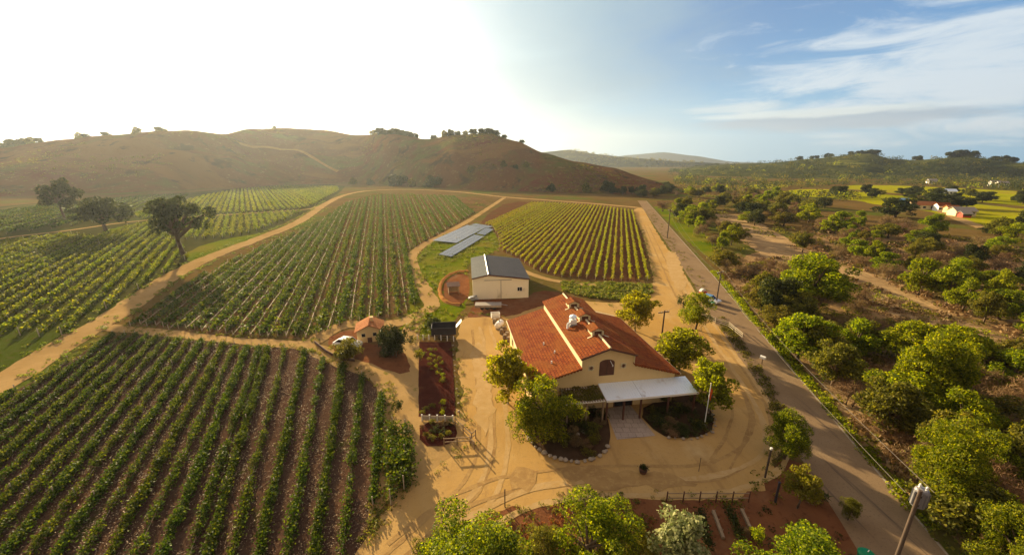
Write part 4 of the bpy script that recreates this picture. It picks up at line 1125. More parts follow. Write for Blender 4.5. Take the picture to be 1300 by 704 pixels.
# ------------------------------------------------------------------ cars
def car(x, y, rz, paint, label, z=0, s=1.0, roofmat=None):
    e = empty('parked_car', (x, y, z), rz, label, 'car'); e.scale = (s, s, s)
    m = MB(); body = [(-2.15, .35), (-2.2, .7), (-1.9, .88), (-1.1, .95), (1.35, .98), (2.1, .92), (2.15, .4)]
    m.prism(body, -.85, .85); b = m.build('body', M[paint], e, .08)
    m = MB(); cab = [(-1.15, .95), (-.45, 1.42), (1.05, 1.45), (1.85, .97)]
    m.prism(cab, -.74, .74); g = m.build('cabin_glass', M['darkglass'], e, .05)
    m = MB(); m.slab([(-.5, -.72, 1.475), (1.1, -.72, 1.495), (1.1, .72, 1.495), (-.5, .72, 1.475)], .06); m.build('roof', M[roofmat or paint], e, .03)
    m = MB()
    for yy in (-.745, .725): 
        for xa, xb in ((-1.15, -.47), (1.85, 1.07), (.3, .3)): m.tube((xa, yy + .01, .95), (xb, yy + .01, 1.45), .04, n=5)
    m.build('pillar', M[paint], e)
    for x_ in (-1.35, 1.35):
        for s_ in (-1, 1):
            m = MB(); m.tube((x_, s_ * .66, .33), (x_, s_ * .87, .33), .33, n=18); w = m.build('tyre', M['rubber'], e)
            m = MB(); m.tube((x_, s_ * .865, .33), (x_, s_ * .885, .33), .2, n=12); m.build('rim', M['greymetal'], w)
    for s_ in (-1, 1):
        m = MB(); m.box(-2.22, -2.16, s_ * .62 - .16, s_ * .62 + .16, .62, .76); m.build('headlight', M['whitepaint'], e, .02)
        m = MB(); m.box(2.13, 2.18, s_ * .65 - .13, s_ * .65 + .13, .7, .85); m.build('tail_light', M['redpaint'], e, .02)
    return e
x, y = G(441, 441); car(x, y + .3, 2.9, 'whitecar', 'white car parked behind the round shrub beside the small house')
x, y = G(900, 383); car(x, y, 2.15, 'whitecar', 'pale car with blue roof parked between hedge and paved road', roofmat='bluepaint')
x, y = G(892, 375); e = empty('farm_cart', (x, y, 0), .4, 'small red cart with a white hood by the roadside hedge', 'cart')
m = MB(); m.box(-.7, .7, -.5, .5, .5, .95); m.build('bed', M['redpaint'], e, .03)
m = MB(); pr = [(-.7, .95)] + [(.72 * math.cos(math.pi - t), .95 + .6 * math.sin(t)) for t in [k * math.pi / 8 for k in range(1, 8)]] + [(.7, .95)]; m.prism(pr, -.1, .5); m.build('hood', M['whitepaint'], e)
for s in (-1, 1):
    m = MB(); m.tube((0, s * .52, .32), (0, s * .62, .32), .32, n=16); m.build('wheel', M['rubber'], e)
x, y = G(904, 390); e = empty('recycling_bin', (x, y, 0), .3, 'white wheeled bin with green lid near the utility pole foot', 'bin')
m = MB(); m.prism([(-.3, .05), (.3, .05), (.36, 1.0), (-.36, 1.0)], -.3, .3); m.build('body', M['whitepaint'], e, .03)
m = MB(); m.slab([(-.4, -.36, 1.1), (.4, -.36, 1.1), (.4, .36, 1.16), (-.4, .36, 1.16)], .09); m.build('lid', M['greenplastic'], e, .02)
m = MB(); m.tube((-.34, .3, .12), (.34, .3, .12), .12, n=10); m.build('wheels', M['rubber'], e)
# farm trailer at the head of the garden
e = empty('box_trailer', (*G(564, 427), 0), .12, 'dark high sided trailer at the head of the mulched garden', 'trailer')
m = MB(); m.box(-2.0, 2.0, -1.1, 1.1, .7, .82); m.build('floor_deck', M['darkwood'], e)
for nm, bx in (('side_panel', (-2, 2, -1.1, -1.04, .82, 2.0)), ('side_panel', (-2, 2, 1.04, 1.1, .82, 2.2)), ('end_panel', (-2, -1.94, -1.04, 1.04, .82, 2.0)), ('end_panel', (1.94, 2, -1.04, 1.04, .82, 2.0))):
    m = MB(); m.box(*bx); m.build(nm, M['darkmetal'], e, .01)
for x in (-.6, .6):
    for s in (-1, 1):
        m = MB(); m.tube((x, s * .85, .36), (x, s * 1.08, .36), .36, n=16); m.build('wheel', M['rubber'], e)
m = MB(); m.slab([(2.02, -.9, 1.9), (2.02, .3, 1.9), (2.9, .3, 2.9), (2.9, -.9, 2.9)], .05); m.build('raised_ramp', M['galv'], e)

# ------------------------------------------------------------------ solar arrays
def lerp2(a, b, t): return (a[0] + (b[0] - a[0]) * t, a[1] + (b[1] - a[1]) * t)
def solar(c00, c10, c11, c01, nx, ny, label):
    """corner pixels on the ground: near-left, far end, far-right, near-right; nx along, ny across"""
    P = [G(*c) for c in (c00, c10, c11, c01)]
    o = P[0]; ux = Vector((P[1][0] - o[0], P[1][1] - o[1], 0)); Lx = ux.length; ux.normalize()
    across = Vector((P[3][0] - o[0], P[3][1] - o[1], 0)); uy = Vector((-ux.y, ux.x, 0))
    Ly = abs(across.dot(uy)) * .95; sgn = 1 if across.dot(uy) > 0 else -1
    e = empty('solar_array', (o[0], o[1], 0), math.atan2(ux.y, ux.x), label, 'solar panels', 'solar arrays in the grass clearing')
    zA, zB = .85, .35
    w, h = Lx / nx, Ly / ny
    me = None
    tilt = math.atan2(zA - zB, Ly)
    for i in range(nx):
        for j in range(ny):
            if me is None:
                q = MB(); q.box(.06, w - .06, .05, h / math.cos(tilt) - .05, 0, .04)
                me = bpy.data.meshes.new('panel'); me.from_pydata(q.v, [], q.f); me.update(); me.materials.append(M['solar'])
                bm = bmesh.new(); bm.from_mesh(me); bmesh.ops.recalc_face_normals(bm, faces=bm.faces[:]); bm.to_mesh(me); bm.free()
            p = link('panel', me, None, e)
            # panels slope down toward local sgn*y
            if sgn > 0: p.location = (i * w, j * h, zA + (zB - zA) * j / ny); p.rotation_euler = (-tilt, 0, 0)
            else: p.location = (i * w, -(j + 1) * h, zA + (zB - zA) * (j + 1) / ny); p.rotation_euler = (tilt, 0, 0)
    t = MB()
    for i in range(int(nx / 2) + 1):
        x = min(Lx - .1, i * w * 2 + .1)
        t.tube((x, sgn * .3, 0), (x, sgn * .3, zA - .12), .07, n=6); t.tube((x, sgn * (Ly - .3), 0), (x, sgn * (Ly - .3), zB), .07, n=6)
    t.build('support', M['greymetal'], e)
solar((549, 308), (593, 288), (604, 297), (559, 321.5), 13, 4, 'long blue grey solar array on the vineyard side of the grass clearing')
solar((597, 287.5), (604, 286), (611, 291), (605, 294), 4, 3, 'short solar table at the far corner beside the long array')
solar((557, 326), (602, 300.5), (609, 304.5), (567, 331.5), 13, 3, 'long blue grey solar array on the shed side of the grass clearing')
solar((605, 299), (617, 291.5), (623, 294.5), (611, 303), 4, 3, 'short solar table at the far end on the shed side')

# ------------------------------------------------------------------ mulched kitchen garden
GB1 = [(532, 434), (573, 434), (579, 528), (531, 529)]
GB2 = [(533, 536), (577, 535), (581, 556), (566, 566), (533, 566)]
sheet('garden_bed', GB1, M['mulch'], jitter=.12, smooth=0)
sheet('garden_bed', GB2, M['mulch'], jitter=.15, smooth=1)
k = 0
for (px, py) in [(546, 446), (553, 446), (547, 452), (551, 454), (545, 458), (558, 457), (553, 461), (561, 463), (546, 464), (554, 467), (548, 470), (558, 471), (555, 476), (562, 478), (563, 482), (562, 486), (538, 450), (541, 520), (549, 517), (562, 514), (563, 521), (562, 527), (536, 525)]:
    k += 1
    x, y = G(px, py); put_tree(random.choice(['shrub_olive', 'shrub_olive', 'shrub_green']), x, y, .04, random.uniform(.4, .75), random.uniform(.5, .95), random.uniform(0, 6), 'garden_plant', 'small clipped green plant in the long mulched garden bed, %s from its far end' % ordinal(k), 'plant', 'plants in the long garden bed')
for k, (px, py) in enumerate([(549, 540), (558, 542), (566, 541), (572, 540), (552, 549), (562, 550), (536, 545), (541, 553), (560, 557), (548, 558), (570, 553)]):
    x, y = G(px, py); put_tree(random.choice(['shrub_olive', 'rust', 'shrub_dark']), x, y, .04, random.uniform(.5, .9), random.uniform(.6, 1.2), random.uniform(0, 6), 'garden_plant', 'bushy plant in the small square garden bed, %s from its gate fence' % ordinal(k + 1), 'plant', 'plants in the small garden bed')
stones_along([(574, 434), (577, 460), (580, 490), (583, 530)], 1.5, 'pale edging stone along the yard side of the long garden bed', 'edging stones of the long garden bed', .08, .17)

def fence(name, pts_px, h, rails, spacing, mpost, mrail, label, pr=.06, rr=.04, cat='fence', group=None, flatrail=True):
    pts = [G(*p) for p in pts_px]
    e = empty(name, (*pts[0], 0), 0, label, cat, group)
    loc = [Vector((p[0] - pts[0][0], p[1] - pts[0][1], 0)) for p in pts]
    pm = MB(); pm.tube((0, 0, -.15), (0, 0, h), pr, pr * .9, 6); me = None
    for i in range(len(loc) - 1):
        a, b = loc[i], loc[i + 1]; L = (b - a).length; n = max(1, int(round(L / spacing)))
        for j in range(n + (1 if i == len(loc) - 2 else 0)):
            q = a.lerp(b, j / n)
            if me is None: o = pm.build('post', M[mpost], e); me = o.data
            else: o = link('post', me, None, e)
            o.location = q
        for z in rails:
            r = MB(); r.tube((a.x, a.y, z), (b.x, b.y, z), rr, n=6); r.build('rail', M[mrail], e)
    return e
fence('rail_fence', [(530, 431), (552, 431), (576, 433)], .9, (.45, .8), 1.0, 'whitepaint', 'wood', 'low pale post fence across the far end of the mulched garden', .09)
fence('rail_fence', [(536, 534), (575, 535)], .85, (.2, .35, .5, .65), .9, 'whitepaint', 'stone', 'low pale panel fence between the two garden beds', .1, .07)
fence('rail_fence', [(578, 540), (599, 560), (604, 556)], 1.1, (.5, .95), 1.7, 'wood', 'wood', 'dark timber rail fence at the yard corner of the small garden', .07, .05)
fence('rail_fence', [(564, 566), (597, 564), (602, 570)], 1.0, (.5, .9), 1.7, 'wood', 'wood', 'timber rail fence along the near side of the small garden', .07, .05)
fence('rail_fence', [(846, 637), (950, 637)], 1.15, (.45, .95), 1.5, 'darkwood', 'wood', 'dark rail fence along the near edge of the courtyard', .06, .04)
fence('rail_fence', [(893, 404), (908, 410), (925, 416), (942, 430)], 1.1, (.35, .7, 1.0), 2.2, 'postwood', 'postwood', 'pale rail fence between the roadside hedge and the entrance drive', .07, .045)
fence('wire_fence', [(400, 436), (415, 448), (432, 457), (450, 459)], .5, (.15, .3, .45), 1.2, 'darkwood', 'darkwood', 'low dark timber edging fence below the round shrub', .07, .07)
def stake(px, py, ty, label, r=.05, m_='polewood', cat='post', name='post', cap=None):
    x, y = G(px, py); h = height_for(x, y, 0, ty); e = empty(name, (x, y, 0), 0, label, cat)
    t = MB(); t.tube((0, 0, -.2), (0, 0, h), r, r * .9, 8); t.build('shaft', M[m_], e)
    t = MB(); t.tube((0, 0, h + .001), (0, 0, h + (.18 if cap else .04)), r * 1.25, r * (1.1 if cap else .8), 8); t.build('cap', M[cap or m_], e)
    return e
stake(563, 648, 635, 'thin dark post on the sandy slope, left of two near the bottom trees')
stake(641, 643, 621, 'thin dark post on the sandy slope, right of two near the bottom trees')
stake(971, 606, 570, 'tall dark gate post with white cap at the courtyard exit', .09, 'polewood', cap='whitepaint')
stake(984, 637, 612, 'short dark leaning post between courtyard exit and red shrub', .1, 'darkmetal')
stake(887, 598, 581, 'thin stake with a young sapling in the open courtyard', .03)
x, y = G(816, 600); e = empty('planter', (x, y, 0), 0, 'dark round planter barrel standing alone in the courtyard', 'planter')
m = MB(); m.lathe([(.27, 0), (.36, .3), (.38, .6), (.33, .62), (.31, .5)], 16); m.build('tub', M['darkwood'], e)
m = MB(); m.lathe([(.385, .42), (.385, .5)], 16); m.build('hoop', M['darkmetal'], e)
rng = np.random.default_rng(3); P = rng.normal(size=(160, 3)) * np.array([.17, .17, .1]) + np.array([0, 0, .72]); V, Fq = leaf_quads(P, rng.normal(size=(160, 3)), .07, rng); link('foliage', npmesh('foliage', V, Fq), M['l_dark'], e)

# flagpole with drooping red flag
x, y = G(894, 541); hp = height_for(x, y, 0, 487)
e = empty('flagpole', (x, y, 0), 0, 'white flagpole with a drooping red flag in the planted bed', 'flagpole')
m = MB(); m.tube((0, 0, 0), (0, 0, hp), .055, .035, 8); m.build('pole', M['whitepaint'], e)
m = MB(); m.lathe([(.02, hp), (.07, hp + .05), (.07, hp + .1), (.02, hp + .15)], 10); m.build('finial', M['trim'], e)
m = MB(); m.tube((0, 0, -.05), (0, 0, .25), .22, .16, 12); m.build('base', M['concrete'], e)
V, Fc = [], []
for i in range(9):
    for j in range(13):
        u, v = i / 8, j / 12
        V.append((.05 + u * (.3 - .1 * v), .09 * math.sin(u * 7 + v * 2) * u, hp * .93 - v * 1.35 - u * .55 * (1 - v * .3)))
for i in range(8):
    for j in range(12): Fc.append((i*13+j, (i+1)*13+j, (i+1)*13+j+1, i*13+j+1))
me = bpy.data.meshes.new('flag'); me.from_pydata(V, [], Fc); me.update(); link('flag', me, M['redcloth'], e)

# ------------------------------------------------------------------ utility poles and wires
def utility_pole(x, y, h, rz, label, r=.15, arms=1, can=False):
    e = empty('utility_pole', (x, y, 0), rz, label, 'utility pole')
    m = MB(); m.tube((0, 0, -.3), (0, 0, h), r, r * .7, 12); m.build('pole', M['polewood'], e)
    for k in range(arms):
        z = h - .35 - k * .9
        m = MB(); m.box(-1.0, 1.0, r * .7, r * .7 + .1, z - .06, z + .06); a = m.build('crossarm', M['polewood'], e)
        for xx in (-.9, -.4, .4, .9):
            m = MB(); m.lathe([(.03, z + .06), (.055, z + .1), (.03, z + .14), (.055, z + .18), (.02, z + .24)], 8, (xx, r * .7 + .05)); m.build('insulator', M['whitepaint'], a)
    if can:
        z = h - 1.3
        m = MB(); c = (r + .34, 0); m.lathe([(.25, z), (.32, z + .05), (.32, z + 1.05), (.27, z + 1.15), (.05, z + 1.2)], 18, c); t = m.build('transformer', M['canpaint'], e, smooth=False)
        m = MB()
        for k in range(8):
            an = k * math.pi / 4 + .2
            m.box(c[0] + .34 * math.cos(an) - .03, c[0] + .34 * math.cos(an) + .03, .34 * math.sin(an) - .03, .34 * math.sin(an) + .03, z + .12, z + .98)
        m.build('cooling_fin', M['canpaint'], t)
        for yy in (-.14, .14):
            m = MB(); m.lathe([(.05, z + 1.14), (.07, z + 1.2), (.04, z + 1.26), (.07, z + 1.32), (.03, z + 1.42)], 8, (c[0], yy)); m.build('bushing', M['whitepaint'], t)
        m = MB(); m.box(r * .6, r + .05, -.12, .12, z + .2, z + .3); m.box(r * .6, r + .05, -.12, .12, z + .8, z + .9); m.build('bracket', M['darkmetal'], t)
    return e
# pole by the paved road whose foot is below the frame: top at pixel (1168,620)
hP = 10.6
PX, PY = G(1169, 622, hP)
utility_pole(PX, PY, hP, .55, 'tall utility pole with cylindrical transformer beside the paved road', .13, 0, True)
x2, y2 = G(909, 386); h2 = height_for(x2, y2, 0, 344)
utility_pole(x2, y2, h2, .5, 'bare utility pole at the hedge near the parked car', .15, 1)
x3, y3 = G(847, 302); h3 = height_for(x3, y3, 0, 266)
utility_pole(x3, y3, h3, .5, 'distant utility pole at the far bend of the paved road', .2, 1)
x4, y4 = G(839, 436); h4 = height_for(x4, y4, 0, 394)
utility_pole(x4, y4, h4, .3, 'utility pole with crossarm beside the barn and two yellow trees', .14, 1)
x5, y5 = G(1002, 424); 
def wire(a, b, sag, label, r=.012):
    a, b = Vector(a), Vector(b); m = MB(); pr = None
    for i in range(25):
        t = i / 24; q = a.lerp(b, t); q.z -= sag * 4 * t * (1 - t)
        if pr is not None: m.tube(pr, q, r, r, 4, False)
        pr = q
    return tag(m.build('overhead_wire', M['wire']), label, 'wire', 'overhead wires along the paved road')
for k, (o_, nm) in enumerate(((-.8, 'inner'), (.8, 'outer'))):
    wire((PX + o_, PY, hP - .15), (x2 + o_, y2, h2 - .15), 1.1, 'thin overhead wire from transformer pole to the hedge pole, %s of the pair' % nm)
    wire((x2 + o_, y2, h2 - .15), (x3 + o_, y3, h3 - .15), 2.0, 'thin overhead wire from hedge pole to the distant pole, %s of the pair' % nm)
wire((x2, y2, h2 - .4), (x4, y4, h4 - .3), .6, 'short overhead wire from hedge pole across the drive to the barn pole')

# roadside marker
x, y = G(967, 462); e = empty('mailbox', (x, y, 0), .6, 'white mailbox on a short post at the road verge', 'mailbox')
m = MB(); m.box(-.05, .05, -.05, .05, 0, .9); m.build('post', M['wood'], e)
m = MB(); m.prism([(-.2, .9), (.2, .9), (.2, 1.15)] + [(.2 * math.cos(t), 1.15 + .18 * math.sin(t)) for t in [k * math.pi / 8 for k in range(1, 8)]] + [(-.2, 1.15)], -.35, .35); b = m.build('box', M['whitepaint'], e)
m = MB(); m.box(.205, .225, -.1, -.06, 1.05, 1.4); m.build('flag', M['redpaint'], b)

# red garden strip at the bottom: timber edging, orange shrub, green bin
def plank(p, q, label, w=.22, h=.25):
    (xa, ya), (xb, yb) = G(*p), G(*q); L = math.hypot(xb - xa, yb - ya)
    m = MB(); m.box(0, L, -w / 2, w / 2, 0, h)
    for k in range(int(L / .9) + 1): m.tube((min(L - .1, .1 + k * .9), w / 2 + .03, 0), (min(L - .1, .1 + k * .9), w / 2 + .03, h + .12), .035, n=6)
    o = m.build('timber_edging', M['wood'], None, .01); o.location = (xa, ya, .05); o.rotation_euler = (0, 0, math.atan2(yb - ya, xb - xa))
    return tag(o, label, 'timber edging', 'timbers in the red garden strip')
plank((905, 650), (918, 685), 'pale timber edging in the red strip, left of two')
plank((941, 648), (952, 672), 'pale timber edging in the red strip, right of two, beside the orange shrub')
for k, (p, q) in enumerate((((925, 648), (940, 690)), ((888, 650), (900, 700)))):
    (xa, ya), (xb, yb) = G(*p), G(*q)
    rg = np.random.default_rng(60 + k); n = 700; t = rg.random(n); P = np.stack([xa + (xb - xa) * t + rg.normal(size=n) * .2, ya + (yb - ya) * t + rg.normal(size=n) * .2, rg.uniform(.1, .75, n)], 1)
    V, Fq = leaf_quads(P, rg.normal(size=(n, 3)), .09, rg); tag(link('hedge', npmesh('hedge', V, Fq), M['l_dark']), ['dark low hedge row in the red strip, beside the right timber', 'dark low hedge row in the red strip, beside the left timber'][k], 'hedge', 'hedges in the red garden strip')
x, y = G(1101, 702, 1.1); e = empty('green_bin', (x, y, 0), .5, 'round green lidded bin at the bottom edge by the road', 'bin')
m = MB(); m.lathe([(.42, 0), (.5, .9), (.5, 1.0)], 20); m.build('body', M['greenplastic'], e)
m = MB(); m.lathe([(.54, 1.0), (.54, 1.06), (.4, 1.2), (.02, 1.26)], 20); m.build('lid', M['greenplastic'], e)
m = MB(); m.tube((.0, 0, 1.26), (.18, 0, 1.32), .03, n=6); m.build('handle', M['whitepaint'], e)

# ------------------------------------------------------------------ farm houses across the valley
def farmhouse(px, py, w, d, h, rz, wallm, roofm, label, lean=False):
    w, d, h = w * .66, d * .52, h * .75
    e = empty('farm_house', (*G(px, py), 0), rz, label, 'house')
    m = MB(); m.prism([(-w / 2, 0), (w / 2, 0), (w / 2, h), (0, h + w * .28), (-w / 2, h)], 0, d); m.build('wall', M[wallm], e)
    for s in (-1, 1):
        m = MB(); m.slab([(0, -.5, h + w * .28 + .28), (s * (w / 2 + .6), -.5, h - .06), (s * (w / 2 + .6), d + .5, h - .06), (0, d + .5, h + w * .28 + .28)][::(1 if s < 0 else -1)], .22); m.build('roof', M[roofm], e)
    for i in range(3):
        m = MB(); xx = -w / 2 + w * (i + .5) / 3; m.box(xx - w * .08, xx + w * .08, -.08, .02, .7, 1.8); m.build('window', M['darkglass'], e)
    for i in range(3):
        m = MB(); yy = d * (i + .5) / 3; m.box(-w / 2 - .08, -w / 2 + .02, yy - .7, yy + .7, .9, 2.2); m.build('window', M['darkglass'], e)
    m = MB(); m.box(w * .02, w * .12, -.1, -.09, 0, 2.1); m.build('door', M['darkwood'], e)
    return e
farmhouse(1183, 266, 9, 22, 4, 1.3, 'trim', 'tile_orange', 'long cream farmhouse with orange roof, leftmost of the valley farm')
farmhouse(1201, 268, 8, 10, 4.4, 1.25, 'whitepaint', 'tile', 'white farmhouse with red roof in the middle of the valley farm')
farmhouse(1213, 270, 7, 9, 3.6, 1.25, 'stucco', 'tile_orange', 'small tan farm building with orange roof beside the dark oaks')
farmhouse(1232, 274, 9, 17, 3.8, 1.35, 'trim', 'concrete', 'cream farm barn with pale roof, rightmost of the valley farm')
farmhouse(1229, 276, 5, 7, 2.8, 1.35, 'redpaint', 'concrete', 'red farm shed with pale roof in front of the cream barn')
farmhouse(1152, 259, 6, 8, 3.4, .9, 'whitepaint', 'bluepaint', 'small white cottage with blue roof left of the valley farm')
farmhouse(1211, 247, 9, 14, 4, 1.2, 'whitepaint', 'galv', 'pale house half hidden by oaks behind the valley farm')
for (px, py, lab) in ((1268, 236, 'pale distant house on the wooded slope, left of the far pair'), (1277, 237, 'pale distant house on the wooded slope, right of the far pair'), (1187, 233, 'long pale distant house at the foot of the wooded hill')):
    farmhouse(px, py, 12, 16, 5, 1.2, 'whitepaint', 'concrete', lab)

# ------------------------------------------------------------------ trees one can name
T = tree_px
T('oak3', 83, 279, 224, 44, 'oak_tree', 'dark spreading oak, leftmost of the three in the left vineyard', 'tree')
T('oak2', 136, 296, 248, 66, 'oak_tree', 'low round dark oak in a grass patch, middle of the three vineyard oaks', 'tree')
T('oak1', 234, 326, 244, 72, 'oak_tree', 'tall oak with long bare trunk beside the diagonal farm track', 'tree')
T('young', 806, 420, 360, 52, 'young_tree', 'slim yellow green tree behind the barn near the grass patch', 'tree')
T('young2', 862, 472, 408, 60, 'young_tree', 'yellow green tree along the right wall of the barn', 'tree')
T('young', 899, 524, 445, 52, 'young_tree', 'slim yellow green tree behind the flagpole', 'tree')
T('young2', 645, 512, 428, 58, 'young_tree', 'slim yellow green tree at the front left corner of the barn', 'tree')
T('round_green', 688, 552, 463, 92, 'leafy_tree', 'round dense green tree hiding the front left corner of the barn', 'tree')
T('round_green', 883, 418, 364, 46, 'leafy_tree', 'bushy olive tree with the parked car beside it at the drive entrance', 'tree')
T('shrub_dark', 866, 392, 372, 16, 'shrub', 'small dark shrub on the sandy lot left of the bushy hedge tree', 'shrub')
T('ball_olive', 439, 457, 427, 40, 'shrub', 'round clipped olive shrub hiding the white car', 'shrub')
T('ball_dark', 499, 449, 410, 46, 'shrub', 'dark broad shrub on the right side of the small tan house', 'shrub')
T('shrub_dark', 522, 436, 424, 12, 'shrub', 'tiny round shrub at the far end of the mulched garden', 'shrub')
T('ball_dark', 552, 420, 402, 22, 'shrub', 'dark shrub behind the high sided trailer', 'shrub')
T('shrub_olive', 533, 458, 440, 12, 'shrub', 'slim olive shrub on the left edge of the mulched garden', 'shrub')
T('shrub_dark', 505, 524, 503, 16, 'shrub', 'lone dark shrub in the bare dirt left of the mulched garden', 'shrub')
T('near_green', 995, 582, 518, 54, 'leafy_tree', 'small olive tree on the verge between drive and paved road', 'tree')
T('mid_yellow', 1012, 645, 588, 44, 'young_tree', 'thin pale sapling in the red dirt left of the rosette plant', 'tree')
T('rosette', 1036, 640, 617, 26, 'rosette_plant', 'dark spiky rosette plant in the red dirt near the courtyard exit', 'plant')
T('rust', 1024, 632, 612, 30, 'shrub', 'rusty brown shrub between the sapling and the rosette plant', 'shrub')
T('near_olive', 1076, 660, 628, 26, 'shrub', 'small dark olive bush at the road end of the red dirt', 'shrub')
T('shrub_green', 960, 690, 664, 20, 'shrub', 'small shrub beside the right timber edging', 'shrub')
T('rust', 947, 680, 664, 16, 'shrub', 'small orange brown shrub at the end of the right timber edging', 'shrub')
# bottom row, feet below the frame
T('near_green', 600, 748, 628, 150, 'leafy_tree', 'large green tree at the bottom edge on the sandy slope', 'tree')
T('near_olive', 548, 730, 672, 60, 'leafy_tree', 'lower green bush tree at the bottom edge, farthest left of that row', 'tree')
T('near_green2', 748, 738, 618, 125, 'leafy_tree', 'yellow green wide tree at the bottom edge in the middle', 'tree')
T('near_olive', 690, 725, 660, 60, 'leafy_tree', 'dark olive tree squeezed between two wide trees at the bottom', 'tree')
T('near_grey', 860, 740, 645, 74, 'leafy_tree', 'pale grey green large leaved tree at the bottom beside the red strip', 'tree')
T('near_olive', 808, 725, 665, 44, 'shrub', 'olive bush at the bottom left of the pale leaved tree', 'shrub')
T('near_green', 1010, 780, 656, 150, 'leafy_tree', 'bright green broad tree at the bottom edge below the red dirt', 'tree')
T('rust', 745, 700, 676, 40, 'shrub', 'dry golden shrub in front of the middle bottom tree', 'shrub')
# right bank, nearest
T('big_green', 1028, 394, 317, 88, 'leafy_tree', 'tallest bright green tree on the right bank opposite the hedge pole', 'tree')
T('mid_dark', 985, 402, 346, 58, 'leafy_tree', 'dark green tree leaning in front of the tallest bright tree', 'tree')
T('mid_green2', 1012, 458, 392, 62, 'leafy_tree', 'yellow green tree by the paved road below the dark leaning tree', 'tree')
T('mid_olive', 1056, 490, 428, 60, 'leafy_tree', 'olive green tree by the road wires, below the yellow green one', 'tree')
T('mid_green', 1083, 452, 400, 46, 'leafy_tree', 'narrow green tree between the road wires and the dry riverbed', 'tree')
T('big_green', 1168, 520, 412, 88, 'leafy_tree', 'big bright tree on the near bank below the dry riverbed', 'tree')
T('mid_olive', 1124, 552, 474, 74, 'leafy_tree', 'dull green tree in front of the big bright tree on the near bank', 'tree')
T('near_green', 1192, 650, 522, 98, 'leafy_tree', 'large bright tree rising behind the transformer pole', 'tree')
T('near_green2', 1246, 620, 552, 56, 'leafy_tree', 'smaller bright tree right of the tree behind the transformer', 'tree')
T('near_green', 1276, 735, 634, 100, 'leafy_tree', 'bright green tree filling the bottom right corner', 'tree')
T('mid_green', 1164, 374, 324, 48, 'leafy_tree', 'bright tree beyond the riverbed, left of a touching pair', 'tree')
T('mid_green2', 1202, 382, 334, 40, 'leafy_tree', 'bright tree beyond the riverbed, right of a touching pair', 'tree')
T('mid_green', 1278, 502, 438, 64, 'leafy_tree', 'bright green tree at the right edge below the riverbed bend', 'tree')
T('mid_dark', 1136, 276, 250, 46, 'oak_tree', 'dark round oak alone on the bright meadow', 'tree')
T('mid_dark2', 1176, 262, 241, 30, 'oak_tree', 'dark oak left behind the long cream farmhouse', 'tree')
T('mid_dark', 1204, 264, 247, 34, 'oak_tree', 'broad dark oak behind the white farmhouse', 'tree')
T('mid_dark2', 1226, 264, 248, 18, 'oak_tree', 'narrow dark oak right behind the farm beside the tan building', 'tree')
T('mid_dark', 1247, 254, 242, 28, 'oak_tree', 'dark dome shaped oak on the meadow beyond the cream barn', 'tree')
T('mid_dark2', 1046, 264, 248, 18, 'oak_tree', 'small dark oak at the left end of the bright meadow', 'tree')
T('mid_dark', 1262, 298, 285, 24, 'oak_tree', 'dark bush oak below the farm lane', 'tree')

# ------------------------------------------------------------------ the wooded valley: scattered individuals with labels that tell them apart
def in_px(poly): return [G(*p) for p in poly]
ZONES = [
 ('between road and riverbed', [(905, 345), (935, 335), (985, 322), (1010, 345), (1070, 368), (1120, 392), (1160, 420), (1230, 450), (1300, 470), (1300, 520), (1200, 500), (1120, 470), (1090, 540), (1060, 520), (985, 420)], 52, 'near'),
 ('beyond the dry riverbed', [(1000, 300), (1040, 285), (1120, 290), (1200, 300), (1320, 330), (1320, 435), (1240, 415), (1180, 385), (1120, 360), (1060, 335), (1010, 320)], 62, 'mid'),
 ('on the near bank', [(1090, 560), (1130, 500), (1300, 530), (1330, 600), (1290, 640), (1220, 690), (1180, 640)], 26, 'near'),
 ('across the paved road', [(835, 268), (870, 262), (930, 268), (960, 285), (945, 310), (915, 325), (885, 300)], 30, 'mid'),
 ('left of the meadow', [(850, 250), (900, 240), (985, 246), (1010, 262), (1040, 278), (1000, 292), (960, 280), (900, 258)], 46, 'mid'),
 ('along the meadow edge', [(1040, 247), (1090, 244), (1130, 247), (1180, 240), (1300, 256), (1300, 262), (1150, 252), (1080, 252)], 18, 'dark'),
 ('under the brown hill', [(760, 246), (850, 240), (850, 252), (800, 250)], 16, 'dark'),
 ('below the farm', [(1250, 290), (1320, 288), (1330, 320), (1270, 310)], 12, 'mid'),
]
pend = {}
RVX = [925, 951, 985, 1012, 1045, 1079, 1130, 1166, 1205, 1238, 1300]; RVY = [272, 292, 312, 328, 341, 350, 376, 400, 415, 428, 452]
